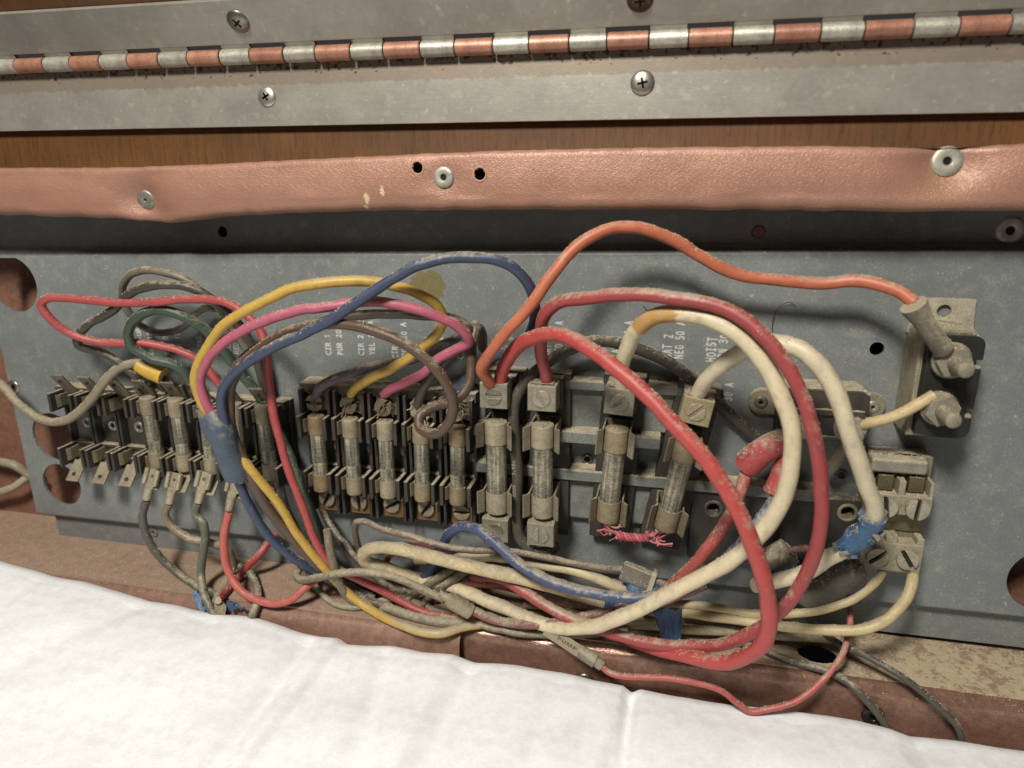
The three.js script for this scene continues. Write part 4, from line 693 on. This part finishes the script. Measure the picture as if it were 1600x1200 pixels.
[['old grey wire half buried under the dull pink wire', '#6b6553', 1.6, 0.8, [[690, 962, 12], [740, 975, 17], [800, 988, 20], [860, 992, 20], [920, 990, 17], [980, 984, 12]]],
 ['thin dusty tan wire winding under the crimped splice', '#7b6f57', 1.3, 0.85, [[560, 905, 8], [600, 918, 12], [650, 940, 15], [700, 958, 14], [750, 962, 11], [800, 955, 8]]],
 ['dusty mustard wire crossing below the sagging blue wire', '#8a7a4c', 1.6, 0.75, [[820, 945, 8], [870, 950, 12], [930, 968, 14], [1000, 972, 13], [1070, 968, 10]]],
 ['faded red thin wire rising behind the hairpin wire', '#8f3a3a', 1.6, 0.5, [[600, 885, 5], [612, 866, 9], [632, 852, 11], [656, 848, 11], [690, 858, 9], [730, 872, 6]]],
 ['grey loop of wire hanging behind the dusty stub', '#5f5a4e', 1.5, 0.7, [[470, 862, 6], [480, 890, 12], [500, 925, 16], [530, 945, 17], [566, 948, 15], [600, 938, 11]]],
 ['pale cream wire deep under the white loop', '#a79b79', 1.7, 0.8, [[1010, 972, 6], [1070, 975, 9], [1130, 975, 10], [1190, 980, 9], [1240, 990, 7]]],
].forEach(([l, c, r, d, p]) => wire(l, c, r, d, p));
{ // black wire with white printing round the second holder
  const pts = W([[1186, 690, 3], [1150, 655, 5], [1110, 618, 7], [1075, 588, 8], [1030, 560, 9], [975, 540, 10], [928, 534, 11], [886, 549, 12], [846, 572, 13], [818, 600, 14], [804, 635, 15], [804, 690, 15], [807, 750, 15], [806, 805, 15], [813, 842, 16], [834, 861, 16], [858, 861, 14], [870, 850, 12]]);
  const t = thing('wire', 'black wire with white printing squeezed between the first two large fuses', 'wire', [0, 0, 0], 'loose wires of the fuse panel');
  mesh('insulation', tube(pts, 2.1, '#26241f', 0.52), M.dustyWire, t, { grains: 1.2 });
  strands(t, P(871, 850, 12), V(0.1, 1, 0.1), 8, 4, '#8f6a45', 0.4);
  const cv = document.createElement('canvas'); cv.width = 512; cv.height = 64; const c = cv.getContext('2d'); c.fillStyle = '#000'; c.fillRect(0, 0, 512, 64); c.fillStyle = '#fff'; c.font = 'bold 46px monospace'; c.fillText('105\u00b0C   600V', 20, 48);
  const tx = new THREE.CanvasTexture(cv); const g = new THREE.BufferGeometry(), pos = [], uv = [], idx = [], A = P(803.5, 712, 15), Bq = P(806, 800, 15), n = 30;
  for (let i = 0; i <= n; i++) for (let j = 0; j <= 6; j++) { const q = A.clone().lerp(Bq, i / n), a = -0.45 + j / 6 * 1.0; pos.push(q.x + Math.sin(a) * 2.24, q.y, q.z + Math.cos(a) * 2.24); uv.push(i / n, j / 6); }
  for (let i = 0; i < n; i++) for (let j = 0; j < 6; j++) { const a = i * 7 + j, b = a + 7; idx.push(a, b, a + 1, b, b + 1, a + 1); }
  g.setAttribute('position', new THREE.Float32BufferAttribute(pos.map((v) => v * MM), 3)); g.setAttribute('uv', new THREE.Float32BufferAttribute(uv, 2)); g.setIndex(idx); g.computeVertexNormals();
  const pm = new THREE.Mesh(g, std({ color: new THREE.Color().setRGB(0.3, 0.28, 0.24), alphaMap: tx, transparent: true, roughness: 0.8 })); pm.name = 'printing'; pm.userData.label = 'white printed rating'; t.add(pm);
}
// ---- thin wires over the lip
wire('thin pink wire hanging over the lip from a tagged connector', '#b04a4c', 1.25, 0.38, [[936, 1037, 34], [952, 1051, 35], [985, 1057, 36], [1040, 1058, 37], [1090, 1066, 37], [1128, 1080, 37], [1152, 1100, 37], [1170, 1112, 37], [1198, 1109, 37], [1245, 1095, 35], [1286, 1062, 31], [1314, 1024, 25], [1326, 990, 18], [1329, 955, 11], [1326, 930, 6]], (t) => {
  mesh('connector', [cyl(2.4, 2.7, P(905, 1017, 33), P(930, 1032, 34), '#7b776a', 20), cyl(1.9, 1.9, P(928, 1031, 34), P(940, 1040, 34), '#8a8678', 18)], M.plastic, t, { dust: 0.7 });
  const cv = document.createElement('canvas'); cv.width = 128; cv.height = 64; const c = cv.getContext('2d'); c.fillStyle = '#857c66'; c.fillRect(0, 0, 128, 64); c.fillStyle = '#453f34'; c.font = 'bold 25px sans-serif'; c.fillText('PUMP', 46, 42);
  const tx = new THREE.CanvasTexture(cv); tx.colorSpace = THREE.SRGBColorSpace;
  const a = P(852, 983, 29), b = P(906, 1018, 33), x = b.clone().sub(a), L = x.length(); x.normalize(); const z = V(0, 0.5, 1); z.addScaledVector(x, -z.dot(x)).normalize(); const y = V(0, 0, 0).crossVectors(z, x);
  const g = new THREE.BoxGeometry(L, 4.4, 0.25); g.applyMatrix4(new THREE.Matrix4().makeBasis(x, y, z).setPosition(a.clone().lerp(b, 0.5))).scale(MM, MM, MM);
  const lm = new THREE.Mesh(g, std({ map: tx, roughness: 0.85 })); lm.name = 'paper_tag'; lm.userData.label = 'paper tag with printed letters'; lm.castShadow = lm.receiveShadow = true; t.add(lm); });
wire('thin dark grey wire hanging down over the lip at its lower corner', '#32322f', 1.35, 0.42, [[1262, 958, 3], [1284, 985, 9], [1308, 1006, 14], [1345, 1022, 20], [1400, 1050, 26], [1450, 1088, 29], [1484, 1122, 30], [1500, 1148, 29], [1494, 1172, 25]]);
wire('dark grey twin wire passing over the rivet on the lip', '#38352f', 1.6, 0.5, [[1140, 1000, 6], [1190, 1015, 12], [1240, 1034, 18], [1300, 1053, 24], [1338, 1076, 29], [1366, 1108, 30], [1392, 1150, 28]]);
// ---- rubber boots, connector, tape scraps, string
tag(mesh('rubber_boot', tube(W([[1246, 936, 14], [1262, 926, 15], [1300, 906, 17], [1328, 882, 17], [1334, 872, 16]]), 6.4, '#2a2823', 0.6, { seg: 26, flare: (s) => Math.sqrt(clamp(Math.min(s * 7, (1 - s) * 9), 0.05, 1)) }), M.dustyWire, null, { grains: 2 }), 'black dusty rubber boot lying below the blue taped white wire', 'boot');
tag(mesh('rubber_boot', tube(W([[1190, 885, 12], [1212, 872, 14], [1234, 862, 14], [1238, 859, 14]]), 5, '#3a3328', 0.66, { seg: 24, flare: (s) => Math.sqrt(clamp(Math.min(s * 9, (1 - s) * 12), 0.05, 1)) }), M.dustyWire, null, { grains: 2 }), 'short brown rubber boot behind the crossing of the white and red loops', 'boot');
wire('thin dull pink wire leaving the short rubber boot', '#8a4d46', 1.3, 0.5, [[1236, 860, 14], [1252, 857, 14], [1268, 858, 13], [1290, 862, 9], [1310, 866, 6]]);
{ const t = thing('tape_wrap', 'bright blue torn tape wrapped at the bend of the white wire', 'tape');
  mesh('wrap', tube(W([[1364, 806, 37.4], [1358, 822, 36], [1338, 842, 34], [1318, 857, 32.7]]), 3.5, '#1e5482', 0.3, { seg: 22, flare: (s) => 1 + 0.16 * Math.sin(s * 11 + 1) }), M.tape, t, { grains: 1 });
  const e = []; const path = new THREE.CatmullRomCurve3(W([[1366, 803, 37.4], [1358, 822, 36], [1338, 842, 34], [1316, 859, 32.7]]));
  for (let i = 0; i < 26; i++) { const q = path.getPoint(rnd()), a = rr(0, 6.28); e.push(box(-1.4, 1.4, -0.7, 0.7, -0.12, 0.12, rnd() < 0.55 ? '#2a5f8c' : '#8c8a7c', 0.05).rotateX(rr(-0.7, 0.7)).rotateY(rr(-0.7, 0.7)).rotateZ(rr(0, 6)).translate(q.x + Math.cos(a) * 3.2, q.y + Math.sin(a) * 3.2, q.z + rr(0, 3))); }
  mesh('torn_edge', e, M.tape, t, { grains: 0.5 }); }
function tapeSheet(label, corners, c) {   // crumpled strip of tape between four corners
  const q = W(corners), n = 14, pos = [], idx = [], ph = rnd() * 30;
  for (let i = 0; i <= n; i++) for (let j = 0; j <= 6; j++) { const a = q[0].clone().lerp(q[1], i / n), b = q[3].clone().lerp(q[2], i / n), p = a.lerp(b, j / 6), k = (vnoise(i * 0.7 + ph, j * 0.8) - 0.5); const e = (j === 0 || j === 6) ? (vnoise(i * 1.3 + ph, 9) - 0.5) * 1.6 : 0; pos.push(p.x, p.y + e, p.z + k * 2.2); }
  for (let i = 0; i < n; i++) for (let j = 0; j < 6; j++) { const a = i * 7 + j, b = a + 7; idx.push(a, b, a + 1, b, b + 1, a + 1); }
  const layer = (dz) => { const g = new THREE.BufferGeometry(); g.setAttribute('position', new THREE.Float32BufferAttribute(pos.map((v, i) => v + (i % 3 === 2 ? dz : 0)), 3)); g.setIndex(dz ? idx.slice().reverse() : idx); g.computeVertexNormals(); return tint(g, c); };
  return tag(mesh('tape_scrap', [layer(0), layer(-0.25)], M.tape, null, { dust: 0.5 }), label, 'tape');
}
tapeSheet('pale blue tape scrap beside the dark grey wire on the shelf', [[300, 924, 21], [309, 922, 22], [322, 956, 23], [311, 958, 22]], '#5f7fa3');
tapeSheet('crumpled dark blue tape scrap beside the hooked wire on the shelf', [[352, 936, 21], [370, 944, 22], [388, 950, 21], [358, 954, 24]], '#2b4f78');
tapeSheet('beige scrap of old tape backing beside the hooked wire', [[338, 930, 22], [354, 948, 23], [348, 974, 24], [332, 960, 23]], '#8d846e');
tapeSheet('dark blue torn tape scrap above the sagging blue wire', [[976, 912, 21], [1050, 915, 22], [1044, 934, 24], [984, 940, 23]], '#1f4b74');
tapeSheet('small pale blue tape scrap just under the sagging blue wire', [[945, 936, 24], [968, 934, 25], [966, 952, 24], [944, 956, 23]], '#3f6d98');
tapeSheet('long blue tape scrap hanging in the shade below the white loop', [[1020, 955, 22], [1066, 950, 22], [1064, 1006, 20], [1036, 1002, 20]], '#234d78');
tapeSheet('greyed blue tape scrap behind the crossing red loops', [[1205, 890, 20], [1250, 885, 22], [1246, 912, 22], [1212, 918, 20]], '#37536b');
{ const t = thing('plastic_connector', 'grey plastic wire connector with a cable tie above the blue tape scrap', 'connector');
  const a = P(972, 890, 17), b = P(1050, 922, 20), x = b.clone().sub(a), L = x.length(); x.normalize(); const z = V(0.1, 0.3, 1); z.addScaledVector(x, -z.dot(x)).normalize(); const y = V(0, 0, 0).crossVectors(z, x), mt = new THREE.Matrix4().makeBasis(x, y, z).setPosition(a);
  mesh('housing', [tint(box(0, L * 0.62, -3.2, 3.2, -3, 3, '#615d52', 0.6).applyMatrix4(mt), '#615d52'), tint(box(L * 0.6, L, -1.8, 1.8, -2, 2, '#78725f', 0.4).applyMatrix4(mt), '#78725f')], M.plastic, t, { dust: 0.9, grains: 2 });
  mesh('cable_tie', tint(box(L * 0.56, L * 0.66, -3.7, 4.4, -3.4, 3.6, '#97907c', 0.3).applyMatrix4(mt), '#97907c'), M.plastic, t, { dust: 0.7 }); }
{ const t = thing('pink_string', 'frayed pink string knotted between the two leaning large fuses', 'string');
  const a = P(964, 834, 19), b = P(1012, 838, 19), g = [], fr = [];
  for (let k = 0; k < 3; k++) { const pts = []; for (let i = 0; i <= 26; i++) { const s = i / 26, q = a.clone().lerp(b, s), w = s * 17 + k * 2.09; q.y += Math.cos(w) * 0.9 - Math.sin(s * Math.PI) * 0.4; q.z += Math.sin(w) * 0.9 + 1; pts.push(q); } g.push(tube(pts, 0.7, ['#b4475a', '#c05f6e', '#a83c50'][k], 0.15, { seg: 8, step: 0.6 })); }
  mesh('twisted_cord', g, M.dustyWire, t, { grains: 0.4 });
  for (const [u, v, dx] of [[962, 830, -1], [1014, 836, 1]]) for (let i = 0; i < 16; i++) { const p = P(u + rr(-12, 12), v + rr(-8, 8), 18); fr.push(tube([p, p.clone().add(V(dx * rr(0.5, 3), rr(-1.5, 1.5), rr(-1, 1.5))), p.clone().add(V(dx * rr(1, 6), rr(-2.5, 3), rr(-1, 2)))], rr(0.12, 0.5), rnd() < 0.3 ? '#b08f86' : '#c26a78', 0.2, { seg: 5, step: 1 })); }
  for (let i = 0; i < 26; i++) { const p = a.clone().lerp(b, rnd()); fr.push(tube([p, p.clone().add(V(rr(-1, 1), -1.5, rr(0, 1))), p.clone().add(V(rr(-1.5, 1.5), rr(-4, 1.6), rr(0, 1.5)))], 0.11, '#c98a92', 0.1, { seg: 4, step: 1 })); }
  mesh('loose_fibres', fr, M.dustyWire, t, { grains: 0 }); }
[['dark curled hair stuck to the grey panel under the orange wire', [[1206, 522, 0.6], [1208, 500, 1.2], [1216, 482, 1.6], [1232, 472, 1.2], [1243, 478, 0.5]]], ['short dark hair on the grey panel above the crimson wire', [[1008, 452, 0.5], [1018, 446, 1.4], [1034, 452, 0.5]]], ['short dark hair on the grey panel inside the crimson loop', [[1005, 478, 0.5], [1014, 486, 1.3], [1024, 486, 0.5]]]]
  .forEach(([l, p]) => tag(mesh('hair', tube(W(p), 0.11, '#1d1712', 0, { seg: 5, step: 0.8 }), M.wire, null, { dust: 0, grains: 0 }), l, 'hair'));
// rivets on the lip
for (const [u, v, z, lb, c] of [[507, 1000, 23.2, 'half covered rivet on the lip left of its seam, touching the quilt', '#aba79b'], [913, 1065, 24.8, 'half covered rivet on the lip below the tagged connector', '#7d7a70'], [1364, 1119, 24.8, 'dark rivet on the lip under the grey twin wire', '#5d5b55']]) {
  const p = P(u, v, z), g = lathe([[1, -1.2], [1.1, 0.5], [1.5, 0.9], [3, 0.8], [3.7, 0.3], [3.8, -0.4]], c, 26).rotateX(Math.PI / 2).translate(p.x, p.y, p.z);
  tag(mesh('rivet', [g, cyl(1.05, 1.05, V(p.x, p.y, p.z - 1.6), V(p.x, p.y, p.z - 0.6), '#1c1a17', 14)], M.brightMetal, null, { dust: 0.3, grains: 0.3 }), lb, 'rivet');
}

// ================================================================ WHITE QUILT in front
{
  const edge = [[-260, 800], [-120, 845], [0, 885], [60, 906], [115, 914], [165, 928], [215, 944], [280, 955], [330, 964], [380, 971], [430, 984], [460, 994], [490, 1001], [516, 1004], [530, 1014], [560, 1017], [600, 1018], [650, 1026], [700, 1029], [735, 1040], [800, 1044], [875, 1058], [925, 1073], [972, 1081], [986, 1092], [1000, 1086], [1060, 1099], [1150, 1114], [1250, 1124], [1350, 1139], [1400, 1151], [1432, 1163], [1470, 1167], [1520, 1172], [1600, 1182], [1720, 1198], [1900, 1215]];
  const E = edge.map(([u, v]) => P(u, v, 36)); E.sort((a, b) => a.x - b.x);
  const ey = (x) => { let i = 0; while (i < E.length - 2 && E[i + 1].x < x) i++; const a = E[i], b = E[i + 1], t = clamp((x - a.x) / (b.x - a.x)); return mix(a.y, b.y, t); };
  const seams = [[P(986, 1092, 36), onFloor(955, 1200, -172), 2.4, 3.2], [P(480, 1000, 36), onFloor(300, 1200, -165), 2.6, 4.5], [P(735, 1042, 36), onFloor(640, 1200, -168), 2.2, 5.5], [P(600, 1018, 36), onFloor(560, 1110, -166), 1.6, 4.5], [P(330, 965, 36), onFloor(210, 1080, -163), 1.6, 5], [P(875, 1058, 36), onFloor(840, 1130, -168), 1.3, 5], [P(1250, 1124, 36), onFloor(1210, 1200, -176), 1.5, 5], [P(215, 950, 36), onFloor(20, 1010, -162), 1.8, 6], [P(1432, 1165, 36), onFloor(1380, 1240, -185), 1.2, 6], [P(60, 908, 36), onFloor(-40, 950, -160), 0.8, 5]];
  const nx = 520, nz = 130, x0 = -330, x1 = 190, pos = [], idx = [];
  for (let i = 0; i <= nx; i++) {
    const x = mix(x0, x1, i / nx), y0 = ey(x);
    for (let j = 0; j <= nz; j++) {
      let y, z; const t = j / nz;
      if (t < 0.16) { const a = (1 - t / 0.16) * 1.9; y = y0 - 11 * (1 - Math.cos(a)); z = 37 - 11 * Math.sin(a); }
      else { const s = (t - 0.16) / 0.84; z = 37 + s * s * 190 + s * 24; const f = z - 37; y = y0 + 2.4 * (1 - Math.exp(-f / 16)) - f * 0.02; y = mix(y, -158 - x * 0.03, sstep(60, 200, f)); }
      let dn = 0; for (const [a, b, d, w] of seams) { const dx = b.x - a.x, dz = b.z - a.z, q = clamp(((x - a.x) * dx + (z - a.z) * dz) / (dx * dx + dz * dz), 0, 1.6), h = Math.hypot(x - a.x - dx * q, z - a.z - dz * q); dn += d * Math.exp(-((h / w) ** 2)); }
      y += -dn * sstep(0.02, 0.2, t) + (fbm(x * 0.022 + z * 0.008, z * 0.022, 2, 0.5) - 0.5) * 7 * sstep(0.2, 0.5, t) + (fbm(x * 0.14, z * 0.14, 2, 3.5) - 0.5) * 0.45;
      z += (vnoise(x * 0.05, 4) - 0.5) * 2;
      pos.push(x, y, z);
    }
  }
  const R = nz + 1; for (let i = 0; i < nx; i++) for (let j = 0; j < nz; j++) { const a = i * R + j, b = a + R; idx.push(a, a + 1, b, b, a + 1, b + 1); }
  const g = new THREE.BufferGeometry(); g.setAttribute('position', new THREE.Float32BufferAttribute(pos, 3)); g.setIndex(idx); g.computeVertexNormals();
  uvXY(g, (x) => x / 24, (x, y, z) => (z * 0.9 - y * 0.5) / 24);
  const knit = dataTex(512, 512, (x, y) => { const a = Math.sin(x * Math.PI * 2 * 22), b = Math.sin(y * Math.PI * 2 * 26 + Math.sign(a) * 0.7); return grey(150 + 46 * a * 0.6 + 40 * b + 40 * (tnoise(x * 90, y * 90, 90) - 0.5)); }, false);
  const knitMap = dataTex(512, 512, (x, y) => { const k = 241 + 8 * (tnoise(x * 22, y * 26, 22 * 26) - 0.5) + 10 * (tnoise(x * 8, y * 8, 8) - 0.5) - (tnoise(x * 60, y * 60, 60) > 0.8 ? 4 : 0); return [k * 0.98, k * 0.992, k]; });
  const qm = new THREE.MeshPhysicalMaterial({ map: knitMap, roughness: 0.95, bumpMap: knit, bumpScale: 0.00006, sheen: 0.4, sheenRoughness: 0.6, sheenColor: new THREE.Color(0.9, 0.9, 0.88) });
  const m = new THREE.Mesh(finish(tint(g, '#fff'), 0), qm); m.name = numbered('quilt'); m.castShadow = m.receiveShadow = true; scene.add(m);
  tag(m, 'white knitted quilt lying in front of the shelf lip', 'quilt');
}

// ================================================================ WORK LAMP above the camera, out of the picture
{
  const t = thing('work_lamp', 'small hand lamp held above, lighting the panel', 'lamp', [LAMP.x, LAMP.y, LAMP.z]);
  const em = std({ color: 0xffffff, emissive: new THREE.Color().setRGB(1, 0.9, 0.74), emissiveIntensity: 14 });
  const b = new THREE.Mesh(new THREE.SphereGeometry(0.045, 32, 20), em); b.name = 'bulb'; t.add(b);
  mesh('socket', [lathe([[0.01, 130], [14, 128], [15, 60], [24, 54], [24, 46]], '#2b2b2b', 24)], M.plastic, t, { dust: 0, grains: 0 });
}

// ================================================================ LOOSE DUST on everything that faces up
{
  scene.updateMatrixWorld(true);
  const tris = [], cum = []; let sum = 0; const a = V(), b = V(), c = V(), n = V();
  for (const [m, w] of dusted) {
    const p = m.geometry.attributes.position, ix = m.geometry.index, N = ix ? ix.count : p.count;
    for (let i = 0; i < N; i += 3) {
      const g = (v, k) => v.fromBufferAttribute(p, ix ? ix.getX(k) : k).applyMatrix4(m.matrixWorld).multiplyScalar(1000);
      g(a, i); g(b, i + 1); g(c, i + 2); n.copy(b).sub(a).cross(c.clone().sub(a)); const ar = n.length() / 2; if (ar < 1e-7) continue; n.divideScalar(ar * 2);
      if (n.y < 0.22) continue;
      sum += ar * w * sstep(0.2, 0.75, n.y); cum.push(sum); tris.push([a.clone(), b.clone(), c.clone()]);
    }
  }
  const COUNT = 230000, geo = new THREE.IcosahedronGeometry(0.00013, 0), im = new THREE.InstancedMesh(geo, std({ roughness: 1, color: 0xffffff }), COUNT);
  const mt = new THREE.Matrix4(), q = new THREE.Quaternion(), e = new THREE.Euler(), s = V(), p = V(), cc = new THREE.Color(); let k = 0, tries = 0;
  while (k < COUNT && tries++ < COUNT * 4) {
    const x = rnd() * sum; let lo = 0, hi = cum.length - 1; while (lo < hi) { const md = (lo + hi) >> 1; if (cum[md] < x) lo = md + 1; else hi = md; }
    let u = rnd(), v = rnd(); if (u + v > 1) { u = 1 - u; v = 1 - v; } const [A, B, C] = tris[lo];
    p.copy(A).multiplyScalar(1 - u - v).addScaledVector(B, u).addScaledVector(C, v);
    if (vnoise(p.x * 0.5, p.y * 0.5, p.z * 0.5 + 0.01) * 0.7 + vnoise(p.x * 1.7, p.y * 1.7, p.z * 1.7 + 0.01) * 0.3 < 0.36 + rnd() * 0.28) continue;
    const r = 0.45 + Math.pow(rnd(), 4) * 1.5; e.set(rr(0, 6), rr(0, 6), rr(0, 6)); q.setFromEuler(e); s.set(r * rr(0.7, 1.3), r * rr(0.6, 1), r * rr(0.7, 1.3));
    p.y += 0.05; im.setMatrixAt(k, mt.compose(p.clone().multiplyScalar(MM), q, s)); const d = rr(0.75, 1.2); im.setColorAt(k, cc.setRGB(DUST.r * d, DUST.g * d, DUST.b * d * rr(0.9, 1.05))); k++;
  }
  im.count = k; im.name = 'dust'; im.castShadow = im.receiveShadow = true; tag(im, 'tan dust grains settled over wires, rails and shelf', 'dust', null, 'stuff'); scene.add(im);
}
renderer.render(scene, camera);
